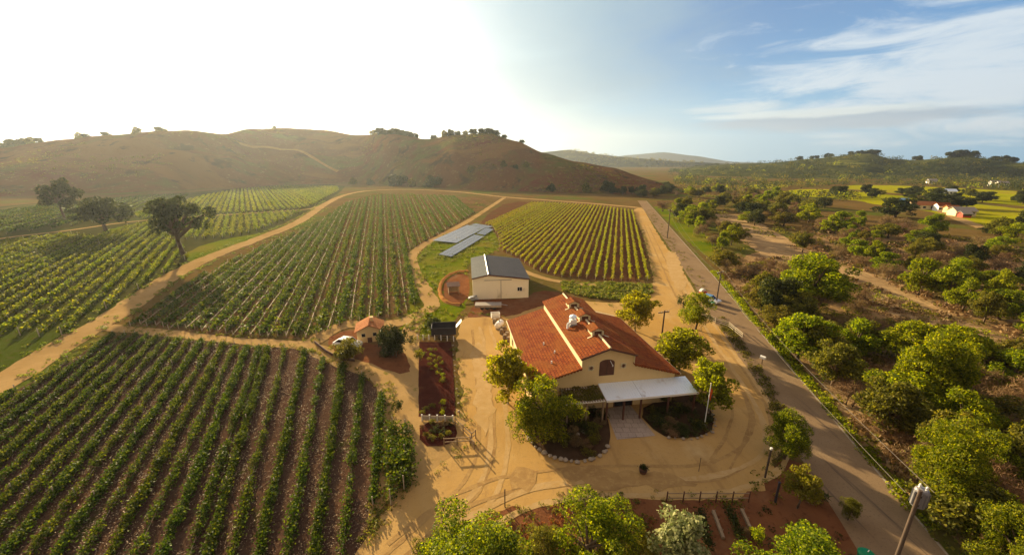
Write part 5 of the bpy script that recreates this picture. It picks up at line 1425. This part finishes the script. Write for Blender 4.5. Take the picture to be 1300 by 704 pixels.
for zn, poly, n, kind in ZONES:
    W = in_px(poly); xs = [p[0] for p in W]; ys = [p[1] for p in W]; got = []; tries = 0
    while len(got) < n and tries < 6000:
        tries += 1
        # sample evenly over the view, test on the ground
        px, py = random.uniform(min(p[0] for p in poly), max(p[0] for p in poly)), random.uniform(min(p[1] for p in poly), max(p[1] for p in poly))
        if not inside(poly, px, py): continue
        ry = np.interp(px, RVX, RVY)
        if 905 < px < 1330 and -5 < py - ry < (30 if kind == 'near' else 20): continue
        x, y = G(px, py)
        if any(math.hypot(x - a, y - b) < (3.0 if kind == 'near' else 4.5) for a, b in got): continue
        got.append((x, y))
    for x, y in got:
        if kind == 'near': kd = random.choice(['bare', 'bare2', 'bare', 'rust', 'mid_olive', 'mid_green2', 'mid_olive', 'shrub_olive', 'shrub_green', 'bare2'])
        elif kind == 'mid': kd = random.choice(['mid_olive', 'mid_dark', 'mid_green', 'bare', 'bare', 'bare2', 'mid_olive', 'mid_green', 'mid_green2'])
        else: kd = random.choice(['mid_dark', 'mid_dark2', 'mid_olive', 'mid_dark'])
        if 'mid' in kd: h, w = random.uniform(4.0, 7.2), random.uniform(4.2, 7.6)
        elif kd in ('bare', 'bare2'): h, w = random.uniform(2.8, 5), random.uniform(3.4, 6)
        else: h, w = random.uniform(1.2, 2.2), random.uniform(2, 3.6)
        if kind == 'dark': h, w = h * 1.4, w * 1.6
        elif kind == 'mid' and math.hypot(x, y) > 200: h, w = h * 1.35, w * 1.5
        size = 'small' if w < 4.6 else ('medium' if w < 6.4 else 'large')
        col = {'bare': 'bare brown', 'bare2': 'bare brown', 'rust': 'rusty', 'mid_olive': 'olive', 'mid_dark': 'dark green', 'mid_dark2': 'dark green', 'mid_green': 'bright green', 'mid_green2': 'bright green', 'shrub_olive': 'olive', 'shrub_green': 'bright green'}[kd]
        noun = 'shrub' if kd in ('rust', 'shrub_olive', 'shrub_green') else 'tree'
        pend.setdefault('%s %s %s %s' % (size, col, noun, zn), []).append((math.hypot(x, y), kd, x, y, h, w, noun, zn))
for lab, L in pend.items():
    L.sort()
    for k, (d, kd, x, y, h, w, noun, zn) in enumerate(L):
        l2 = lab if len(L) == 1 else '%s, %s' % (lab, 'nearest one' if k == 0 else ('farthest one' if k == len(L) - 1 else ordinal(k + 1) + ' nearest'))
        nm = 'shrub' if noun == 'shrub' else ('bare_tree' if kd.startswith('bare') else 'leafy_tree')
        put_tree(kd, x, y, 0, h, w, random.uniform(0, 6.28), nm, l2, noun, 'vegetation ' + zn)

# trees on the crest and the flank of the brown hill
def crest(px, fun, tab, t=1.0):
    az = az_px(px); d = interp(tab, az, 2) * t
    x, y = d * math.sin(az), d * math.cos(az); return x, y, fun(x, y)
CR = [(5, 1, 12), (22, 1, 13), (36, 1, 11), (46, 1, 10), (58, 1, 9), (110, 1, 10), (118, 1, 8), (143, 1, 8), (183, 1, 10), (211, 1, 11), (217, 1, 7), (355, 1, 7), (478, 1, 11), (486, 1, 13), (495, 1, 12), (504, 1, 13), (512, 1, 13), (520, 1, 13), (528, 1, 10), (552, 1, 8), (566, 1, 11), (573, 1, 12), (583, 1, 10), (592, 1, 8), (602, 1, 9), (612, 1, 11), (621, 1, 12), (630, 1, 9), (640, 1, 8), (662, 1, 7)]
for k, (px, t, h) in enumerate(CR):
    x, y, z = crest(px, hill_front, FRONT, 1.0)
    s = random.uniform(.8, 1.15)
    h *= .8
    put_tree(random.choice(['far_dark', 'far_dark2', 'far_olive']), x, y, z - 2.0, h * s + 1.5, h * random.uniform(1.1, 1.7), random.uniform(0, 6), 'oak_tree', 'dark oak on the skyline of the brown hill, %s from the left' % ordinal(k + 1), 'tree', 'oaks on the brown hill crest')
FL = [(448, 234, 9), (470, 235, 10), (504, 236, 17), (523, 237, 10), (548, 238, 16), (700, 243, 9), (745, 244, 9), (770, 243, 12), (640, 212, 7), (655, 216, 6), (668, 213, 6), (598, 218, 7)]
for k, (px, py, h) in enumerate(FL):
    r = ray(px, py); hd = math.hypot(r[0], r[1]); d = 100; 
    while d < 900:
        x, y = r[0] / hd * d, r[1] / hd * d
        if H + r[2] / hd * d <= max(0, hill_front(x, y)): break
        d += 2
    put_tree(random.choice(['far_dark', 'far_olive']), x, y, max(0, hill_front(x, y)) - .3, h, h * random.uniform(1.0, 1.5), random.uniform(0, 6), 'oak_tree', 'dark tree on the lower flank of the brown hill, %s from the left' % ordinal(sorted([q[0] for q in FL]).index(px) + 1), 'tree', 'trees on the brown hill flank')
CR2 = sorted([1015, 1030, 1036, 1050, 1078, 1090, 1098, 1104, 1109, 1165, 1205, 1212, 1218, 1224, 1235, 1262, 1275, 1285])
for k, px in enumerate(CR2):
    x, y, z = crest(px, hill_right, RIGHT, 1.0)
    h = random.uniform(9, 15) * (1.3 if px in (1104, 1218, 1212) else 1)
    put_tree(random.choice(['far_dark', 'far_dark2']), x, y, z - 1, h, h * random.uniform(1.1, 1.6), random.uniform(0, 6), 'oak_tree', 'dark tree on the skyline of the right wooded hill, %s from the left' % ordinal(k + 1), 'tree', 'trees on the right hill crest')

# the far wood: one mass
def mass(name, n, seed, lm, sampler, leaf, per, label, sq=(.8, 1.3)):
    rng = np.random.default_rng(seed); Ps, Ns, Sz = [], [], []
    k = 0
    while k < n:
        s = sampler(rng)
        if s is None: continue
        x, y, z, r = s; k += 1
        m_ = int(per)
        d = rng.normal(size=(m_, 3)); d /= np.linalg.norm(d, axis=1, keepdims=True); d[:, 2] = np.abs(d[:, 2]) * .9 - .12
        sub = 1 + .3 * np.sin(d[:, 0] * 4 + k) * np.cos(d[:, 1] * 5 + k * 2)
        Ps.append(np.array([x, y, z + r * .25]) + d * (r * sub * rng.uniform(.7, 1.0, m_))[:, None] * np.array([1, 1, rng.uniform(*sq)])); Ns.append(d * .8 + rng.normal(size=(m_, 3)) * .6); Sz.append(np.full(m_, r))
    P = np.concatenate(Ps); N = np.concatenate(Ns); S = np.concatenate(Sz)
    N /= np.linalg.norm(N, axis=1, keepdims=True); a = rng.normal(size=N.shape); t1 = np.cross(N, a); t1 /= np.linalg.norm(t1, axis=1, keepdims=True); t2 = np.cross(N, t1)
    s = (S * leaf * rng.uniform(.6, 1.3, len(S)))[:, None]
    V = np.stack([P + t1 * s, P + t2 * s * .7, P - t1 * s, P - t2 * s * .7], 1).reshape(-1, 3)
    return tag(link(name, npmesh(name, V, np.arange(len(V)).reshape(-1, 4)), M[lm]), kind='stuff', label=label)
def valley(rng):
    px, py = rng.uniform(760, 1500), 217 + rng.beta(1.1, 1.2) * 38
    if px < 850 and py > 244: return None
    x, y = G(px, py)
    if rng.random() > .5 + 1.0 * noise.noise((x * .004, y * .004, 9)): return None
    if any(inside(mp, px, py) for mp in MEAD): return None
    z = max(0, hill_right(x, y))
    if hill_front(x, y) > 1: return None
    return x, y, z, rng.uniform(3.2, 6.5) * (1 + .25 * (py < 228))
MEAD = [[(985, 249), (1060, 248), (1130, 260), (1180, 266), (1300, 298), (1500, 350), (1500, 256), (1260, 258), (1100, 238), (1050, 236), (1000, 240)], [(1050, 238), (1150, 246), (1300, 262), (1400, 270), (1400, 250), (1250, 240), (1100, 234)]]
mass('woodland', 800, 71, 'l_dark', valley, .13, 60, 'dark far oak woodland on the valley floor')
mass('woodland', 260, 72, 'l_olive', valley, .13, 60, 'olive far woodland on the valley floor')
mass('woodland', 110, 74, 'l_bright', valley, .13, 60, 'bright green far woodland on the valley floor')
def slope(rng):
    az = az_px(rng.uniform(850, 1700)); t = rng.uniform(.02, 1.0); db, dr = interp(RIGHT, az, 3), interp(RIGHT, az, 2); d = db + (dr - db) * t
    x, y = d * math.sin(az), d * math.cos(az)
    if rng.random() > .42 + 1.5 * noise.noise((x * .006, y * .006, 4)): return None
    return x, y, hill_right(x, y), rng.uniform(4, 8)
mass('woodland', 900, 73, 'l_dark', slope, .14, 42, 'dark woodland covering the right hills')
def midslope(rng):
    az = az_px(rng.uniform(650, 1040)); t = rng.uniform(.1, 1.02); db, dr = interp(MID, az, 3), interp(MID, az, 2); d = db + (dr - db) * t
    x, y = d * math.sin(az), d * math.cos(az)
    if rng.random() > .35 + 1.5 * noise.noise((x * .003, y * .003, 4)): return None
    return x, y, hill_mid(x, y), rng.uniform(7, 13)
mass('woodland', 320, 75, 'l_olive', midslope, .2, 24, 'hazy woodland on the distant green ridge')
def scrub(rng):
    az = az_px(rng.uniform(-120, 860)); t = rng.uniform(.02, 1.0); db, dr = interp(FRONT, az, 3), interp(FRONT, az, 2); d = db + (dr - db) * t
    x, y = d * math.sin(az), d * math.cos(az)
    if rng.random() > -.05 + 1.3 * noise.noise((x * .011, y * .011, 14)): return None
    z = hill_front(x, y)
    if z < .5: return None
    return x, y, z, rng.uniform(.8, 2.4)
mass('scrub', 1500, 76, 'l_olive', scrub, .22, 16, 'low dry scrub scattered over the brown hill', (.5, .9))

# understorey along river, verge weeds and grass tufts
RIP = [(905, 338), (960, 335), (1000, 322), (1100, 362), (1200, 400), (1320, 440), (1400, 560), (1400, 700), (1230, 720), (1180, 670), (1085, 545), (1000, 452)]
dens_rip = lambda x, y: max(0, .35 + 1.4 * noise.noise((x * .09, y * .09, 2)))
def clump_stuff(name, polys, n, seed, lm, leaf, rr, dens, label, per=26, hz_=.8):
    W = [(in_px(p), s) for p, s in polys]
    def smp(rng):
        poly, s = W[int(rng.integers(len(W)))]
        xs = [p[0] for p in poly]; ys = [p[1] for p in poly]; x, y = rng.uniform(min(xs), max(xs)), rng.uniform(min(ys), max(ys))
        if not inside(poly, x, y) or rng.random() > dens(x, y): return None
        return x, y, 0, rng.uniform(*rr)
    return mass(name, n, seed, lm, smp, leaf, per, label, (.5, hz_))
clump_stuff('undergrowth', [(RIP, 1)], 430, 81, 'l_brown', .22, (.4, 1.3), dens_rip, 'brown dry undergrowth on the river bank', 40)
clump_stuff('undergrowth', [(RIP, 1)], 400, 82, 'l_olive', .17, (.4, 1.2), lambda x, y: max(0, .3 + 1.4 * noise.noise((x * .07, y * .07, 22))), 'olive undergrowth on the river bank', 44)
clump_stuff('undergrowth', [(RIP, 1)], 120, 83, 'l_bright', .15, (.4, 1.1), lambda x, y: max(0, .2 + 1.4 * noise.noise((x * .08, y * .08, 32))), 'green undergrowth on the river bank', 44)
ZB = [(1000, 300), (1040, 282), (1120, 288), (1250, 305), (1400, 345), (1400, 460), (1240, 415), (1180, 385), (1120, 358), (1060, 332), (1010, 318)]
clump_stuff('undergrowth', [(ZB, 1)], 420, 92, 'l_brown', .2, (.6, 1.9), lambda x, y: max(0, .4 + 1.3 * noise.noise((x * .05, y * .05, 12))), 'brown dry undergrowth beyond the riverbed', 34)
clump_stuff('undergrowth', [(ZB, 1)], 380, 93, 'l_olive', .2, (.6, 1.8), lambda x, y: max(0, .35 + 1.3 * noise.noise((x * .05, y * .05, 42))), 'olive undergrowth beyond the riverbed', 34)
GRV = [(835, 268), (870, 248), (985, 246), (1030, 276), (1000, 295), (955, 315), (915, 325)]
clump_stuff('undergrowth', [(GRV, 1)], 420, 94, 'l_olive', .2, (.7, 2.0), lambda x, y: max(0, .35 + 1.3 * noise.noise((x * .04, y * .04, 52))), 'olive undergrowth left of the meadow', 30)
RS = [[(903, 345), (912, 345), (965, 412), (1012, 462), (1092, 556), (1150, 624), (1210, 692), (1196, 694), (1130, 620), (1078, 556), (1000, 460), (950, 402)]]
clump_stuff('roadside_weeds', [(RS[0], 1)], 420, 84, 'l_bright', .17, (.25, .75), lambda x, y: max(.1, .6 + noise.noise((x * .2, y * .2, 2))), 'green weeds along the far edge of the paved road', 40)
VG = [(958, 455), (1000, 520), (1018, 556), (1004, 566), (975, 510), (945, 455), (905, 405), (918, 402)]
VG2 = [(826, 266), (840, 284), (882, 338), (898, 366), (890, 378), (868, 345), (838, 302), (820, 268)]
clump_stuff('verge_weeds', [(VG, .5), (VG2, .5)], 360, 85, 'l_olive', .18, (.2, .6), lambda x, y: max(.1, .55 + noise.noise((x * .2, y * .2, 5))), 'weeds on the verge between drive and road', 34)
GP = [(520, 352), (530, 322), (560, 300), (606, 282), (634, 300), (632, 320), (592, 330), (592, 350), (560, 352), (556, 388), (582, 402), (545, 430), (500, 432), (520, 402)]
GP2 = [(712, 358), (760, 358), (826, 362), (828, 372), (800, 382), (752, 378), (716, 370)]
clump_stuff('grass', [(GP, .6), (GP2, .4)], 1500, 86, 'l_grass', .28, (.25, .7), lambda x, y: max(.05, .5 + noise.noise((x * .15, y * .15, 5))), 'rough grass around solar panels and shed', 26, .9)
clump_stuff('grass', [(B_PX, .3), (D1_PX, .3), (D2_PX, .2)], 1600, 87, 'l_grass', .35, (.25, .6), lambda x, y: max(.02, .3 + 1.2 * noise.noise((x * .05, y * .05, 7))), 'patchy grass between the vine rows', 14, .6)
BT = [(530, 704), (590, 668), (660, 660), (700, 655), (760, 640), (830, 660), (830, 760), (500, 760)]
clump_stuff('undergrowth', [(BT, 1)], 90, 88, 'l_rust', .18, (.2, .55), lambda x, y: 1, 'rusty undergrowth below the bottom trees', 40)
clump_stuff('undergrowth', [(BT, 1)], 120, 89, 'l_olive', .16, (.3, .7), lambda x, y: 1, 'olive undergrowth below the bottom trees', 44)
BR = [(955, 640), (1000, 645), (1090, 690), (1180, 760), (960, 760), (960, 690)]
clump_stuff('undergrowth', [(BR, 1)], 70, 90, 'l_dark', .17, (.2, .5), lambda x, y: 1, 'dark undergrowth in the red dirt near the road', 40)
TE = [(520, 452), (532, 436), (532, 420), (560, 400), (596, 402), (590, 396), (556, 388), (520, 410)]
clump_stuff('undergrowth', [(TE, 1)], 70, 91, 'l_olive', .2, (.2, .5), lambda x, y: 1, 'weeds around the head of the garden', 30)

def edge_weeds(name, lines, n, seed, lm, spread, rr, label, leaf=.22, per=22):
    segs = [spline([G(*p) for p in L], 1.5) for L in lines]
    lens = np.array([len(q) for q in segs], float); lens /= lens.sum()
    def smp(rng):
        q = segs[int(rng.choice(len(segs), p=lens))]; p = q[int(rng.integers(len(q)))]
        x, y = p[0] + rng.normal() * spread, p[1] + rng.normal() * spread
        if rng.random() > .45 + .9 * noise.noise((x * .3, y * .3, 6)): return None
        return x, y, 0, rng.uniform(*rr)
    return mass(name, n, seed, lm, smp, leaf, per, label, (.4, .8))
EDG = [[(0, 507), (80, 462), (150, 421), (230, 430), (310, 438), (380, 442), (430, 462), (487, 490), (490, 600), (462, 680)],
 [(590, 566), (560, 592), (528, 614), (500, 637), (465, 684)], [(578, 440), (586, 500), (592, 560)], [(640, 648), (690, 641), (745, 636), (835, 635), (960, 634)],
 [(968, 632), (985, 580), (1003, 562), (992, 530), (962, 470)], [(829, 350), (822, 318), (813, 288), (802, 268)], [(402, 432), (385, 430), (310, 427), (230, 420), (160, 414)],
 [(520, 318), (519, 345), (530, 385), (510, 403), (440, 413)], [(640, 402), (600, 398), (585, 404)], [(826, 374), (800, 386), (755, 386)]]
edge_weeds('edge_weeds', EDG, 900, 95, 'l_grass', .45, (.15, .42), 'dry grass and weeds along the dirt edges')
edge_weeds('edge_weeds', [EDG[0], EDG[1], EDG[3], EDG[4], EDG[6]], 300, 96, 'l_olive', .5, (.15, .45), 'olive weeds along the dirt edges')
FT = [[(-20, 478), (80, 427), (147, 388), (212, 345), (268, 319), (328, 297), (378, 277), (412, 255)], [(-20, 506), (80, 449), (155, 406), (220, 360), (274, 331), (334, 307), (384, 286), (418, 262)]]
edge_weeds('edge_weeds', FT, 520, 97, 'l_grass', .7, (.2, .6), 'yellow grass along the diagonal farm track', .25)

# ------------------------------------------------------------------ air, sky, sun, camera
hx = bpy.data.meshes.new('haze')
m = MB(); m.box(-5200, 5200, -900, 6600, -1.5, 420)
hz_o = m.build('haze', None); hm, nt, out = newmat('haze_air')
pv = nt.nodes.new('ShaderNodeVolumePrincipled'); pv.inputs['Density'].default_value = 0.00009; pv.inputs['Color'].default_value = (0.80, 0.90, 1.0, 1); pv.inputs['Anisotropy'].default_value = 0.55
nt.links.new(pv.outputs[0], out.inputs['Volume']); hz_o.data.materials.append(hm); tag(hz_o, kind='stuff', label='pale warm haze in the valley air')

w = bpy.data.worlds.new('World'); SC.world = w; w.use_nodes = True
nt = w.node_tree; nt.nodes.clear()
out = nt.nodes.new('ShaderNodeOutputWorld'); bg = nt.nodes.new('ShaderNodeBackground')
sky = nt.nodes.new('ShaderNodeTexSky'); sky.sky_type = 'NISHITA'; sky.sun_disc = False
sky.sun_elevation = SUN_EL; sky.sun_rotation = SUN_AZ; sky.altitude = 200; sky.air_density = 1.0; sky.dust_density = 1.2; sky.ozone_density = 2.0
SKY_STRENGTH = 0.06
bg.inputs['Strength'].default_value = SKY_STRENGTH
def mth(op, a, b=None, c=None, clamp=False):
    n = nt.nodes.new('ShaderNodeMath'); n.operation = op; n.use_clamp = clamp
    for i, v in enumerate((a, b, c)):
        if v is None: continue
        if hasattr(v, 'is_linked'): nt.links.new(v, n.inputs[i])
        else: n.inputs[i].default_value = v
    return n.outputs[0]
def sstep(v, lo, hi):
    n = nt.nodes.new('ShaderNodeMapRange'); n.interpolation_type = 'SMOOTHSTEP'
    nt.links.new(v, n.inputs[0]); n.inputs[1].default_value = lo; n.inputs[2].default_value = hi
    return n.outputs[0]
tc = nt.nodes.new('ShaderNodeTexCoord'); D = tc.outputs['Generated']
sp = nt.nodes.new('ShaderNodeSeparateXYZ'); nt.links.new(D, sp.inputs[0]); dx, dy, dz = sp.outputs
az = mth('ARCTAN2', dx, dy); el = mth('ARCSINE', dz)
dt = nt.nodes.new('ShaderNodeVectorMath'); dt.operation = 'DOT_PRODUCT'; nt.links.new(D, dt.inputs[0]); dt.inputs[1].default_value = SUNV
ang = mth('ARCCOSINE', dt.outputs['Value'])
def wnoise(sx, sy, sc, seed, detail=7, rough=.6, dist=.3):
    """noise over (azimuth, elevation), stretched along the horizon"""
    cb = nt.nodes.new('ShaderNodeCombineXYZ')
    nt.links.new(mth('MULTIPLY', az, sx), cb.inputs[0]); nt.links.new(mth('MULTIPLY', el, sy), cb.inputs[1]); cb.inputs[2].default_value = seed
    n = nt.nodes.new('ShaderNodeTexNoise'); n.inputs['Scale'].default_value = sc; n.inputs['Detail'].default_value = detail; n.inputs['Roughness'].default_value = rough; n.inputs['Distortion'].default_value = dist
    nt.links.new(cb.outputs[0], n.inputs['Vector']); return n.outputs[0]
def AE(px, py):
    r = ray(px, py); return math.atan2(r[0], r[1]), math.atan2(r[2], math.hypot(r[0], r[1]))
def blob(a0, e0, ra, re):
    """soft elliptical window in direction space, 1 at the centre"""
    u = mth('DIVIDE', mth('SUBTRACT', az, a0), ra); v = mth('DIVIDE', mth('SUBTRACT', el, e0), re)
    return mth('SUBTRACT', 1.0, mth('SQRT', mth('ADD', mth('MULTIPLY', u, u), mth('MULTIPLY', v, v))))
def smix(fac, a, b):
    mx = nt.nodes.new('ShaderNodeMix'); mx.data_type = 'RGBA'; nt.links.new(fac, mx.inputs[0])
    for v, k in ((a, 6), (b, 7)):
        if hasattr(v, 'is_linked'): nt.links.new(v, mx.inputs[k])
        else: mx.inputs[k].default_value = (*v, 1)
    return mx.outputs[2]
K = 0.585 / SKY_STRENGTH
def lum(r, g, b): return (r * K, g * K, b * K)
col = sky.outputs[0]
tint = nt.nodes.new('ShaderNodeMix'); tint.data_type = 'RGBA'; tint.blend_type = 'MULTIPLY'; tint.inputs[0].default_value = 1; nt.links.new(col, tint.inputs[6]); tint.inputs[7].default_value = (0.42, 0.72, 1.12, 1); col = tint.outputs[2]
base_b = smix(sstep(el, R(2), R(24)), lum(.12, .29, .44), lum(.034, .11, .30))
fixm = nt.nodes.new('ShaderNodeMix'); fixm.data_type = 'RGBA'; fixm.inputs[0].default_value = .9; nt.links.new(col, fixm.inputs[6]); nt.links.new(base_b, fixm.inputs[7]); col = fixm.outputs[2]
# thin veil that fills the middle of the sky, greyish green blue
ca, ce = AE(120, 205)
d2 = nt.nodes.new('ShaderNodeVectorMath'); d2.operation = 'DOT_PRODUCT'; nt.links.new(D, d2.inputs[0]); d2.inputs[1].default_value = (math.sin(ca) * math.cos(ce), math.cos(ca) * math.cos(ce), math.sin(ce))
ang2 = mth('ARCCOSINE', d2.outputs['Value'])
veil = mth('MULTIPLY', sstep(mth('ADD', ang2, mth('MULTIPLY', mth('SUBTRACT', wnoise(1, 2.6, 2.6, 3), .5), .55)), 1.36, .9), .95)
col = smix(veil, col, lum(.235, .34, .40))
mist = mth('MULTIPLY', sstep(el, R(14), R(1)), sstep(ang2, 1.7, .9)); col = smix(mth('MULTIPLY', mist, .3), col, lum(.36, .42, .40))
dk = mth('MULTIPLY', sstep(mth('ADD', blob(*AE(930, 25), .42, .16), mth('MULTIPLY', mth('SUBTRACT', wnoise(1.2, 4, 2.5, 33), .5), .9)), 0, .9), .55); col = smix(dk, col, lum(.10, .19, .32))
bk = mth('MULTIPLY', sstep(mth('ADD', blob(*AE(740, 60), .36, .22), mth('MULTIPLY', mth('SUBTRACT', wnoise(1.1, 4.5, 2.2, 51, 8, .6, .6), .5), 2.2)), .0, .9), .65)
col = smix(bk, col, lum(.185, .27, .335))
# high streaky bank on the right
c1 = mth('MULTIPLY', sstep(mth('ADD', blob(*AE(1215, 85), .34, .13), mth('MULTIPLY', mth('SUBTRACT', wnoise(1.4, 6.5, 3.6, 1.3, 10, .66, .6), .5), 3.0)), .0, .85), .92)
col = smix(c1, col, lum(.40, .455, .50))
# long grey lens cloud low on the right, bright along its upper edge
a_, e_ = AE(1050, 152)
l1 = sstep(mth('ADD', blob(a_, e_, .26, .024), mth('MULTIPLY', mth('SUBTRACT', wnoise(1.2, 9, 6, 7.7), .5), 1.1)), .02, .5)
col = smix(mth('MULTIPLY', l1, .9), col, lum(.22, .28, .345))
l2 = sstep(mth('ADD', blob(a_ - .02, e_ + .014, .26, .011), mth('MULTIPLY', mth('SUBTRACT', wnoise(1.5, 9, 8, 9.1), .5), 1.2)), .02, .6)
col = smix(mth('MULTIPLY', l2, .8), col, lum(.44, .485, .48))
l3 = sstep(mth('ADD', blob(*AE(930, 138), .15, .016), mth('MULTIPLY', mth('SUBTRACT', wnoise(1.2, 8, 7, 4.1), .5), 1.5)), .1, .7)
col = smix(mth('MULTIPLY', l3, .6), col, lum(.40, .45, .46))
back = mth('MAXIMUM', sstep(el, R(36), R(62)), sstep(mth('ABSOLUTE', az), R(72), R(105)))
warm_fill = mth('MULTIPLY', back, mth('ADD', .55, mth('MULTIPLY', wnoise(1.2, 2.0, 1.6, 21.0, 5), .6)), None, True)
col = smix(warm_fill, col, lum(.36, .27, .195))  # warm fill added to the unseen sky overhead and behind, warms ambient light
# bright cloud and glare around the low sun
nz = mth('MULTIPLY', mth('SUBTRACT', wnoise(1, 1.6, 2.4, 6.0, 4), .5), .2)
gl0 = mth('MULTIPLY', sstep(mth('ADD', ang2, nz), 1.05, .62), .5)
col = smix(gl0, col, lum(.47, .53, .53))
gl = sstep(mth('ADD', ang2, nz), .84, .50)
col = smix(gl, col, lum(.62, .62, .645))
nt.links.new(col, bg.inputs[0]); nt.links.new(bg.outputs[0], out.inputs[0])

sd = bpy.data.lights.new('sun', 'SUN'); sd.energy = 5.0; sd.angle = R(0.6); sd.color = (1.0, 0.79, 0.46)
so = bpy.data.objects.new('sun', sd); COL.objects.link(so)
so.rotation_euler = (-SUNV).to_track_quat('-Z', 'Y').to_euler()
so.location = (-50, 80, 60)

cd = bpy.data.cameras.new('camera'); cd.sensor_width = 36; cd.lens = 36 * F / 1300; cd.clip_start = .5; cd.clip_end = 20000
co = bpy.data.objects.new('camera', cd); COL.objects.link(co); co.location = (0, 0, H); co.rotation_euler = (math.pi / 2 - PITCH, 0, 0)
SC.camera = co
SC.view_settings.view_transform = 'Standard'; SC.view_settings.look = 'None'; SC.view_settings.exposure = 1.58; SC.view_settings.gamma = 1
SC.render.engine = 'CYCLES'
SC.cycles.max_bounces = 5; SC.cycles.diffuse_bounces = 3; SC.cycles.glossy_bounces = 2; SC.cycles.transmission_bounces = 3; SC.cycles.volume_bounces = 0; SC.cycles.transparent_max_bounces = 4
SC.cycles.use_denoising = True
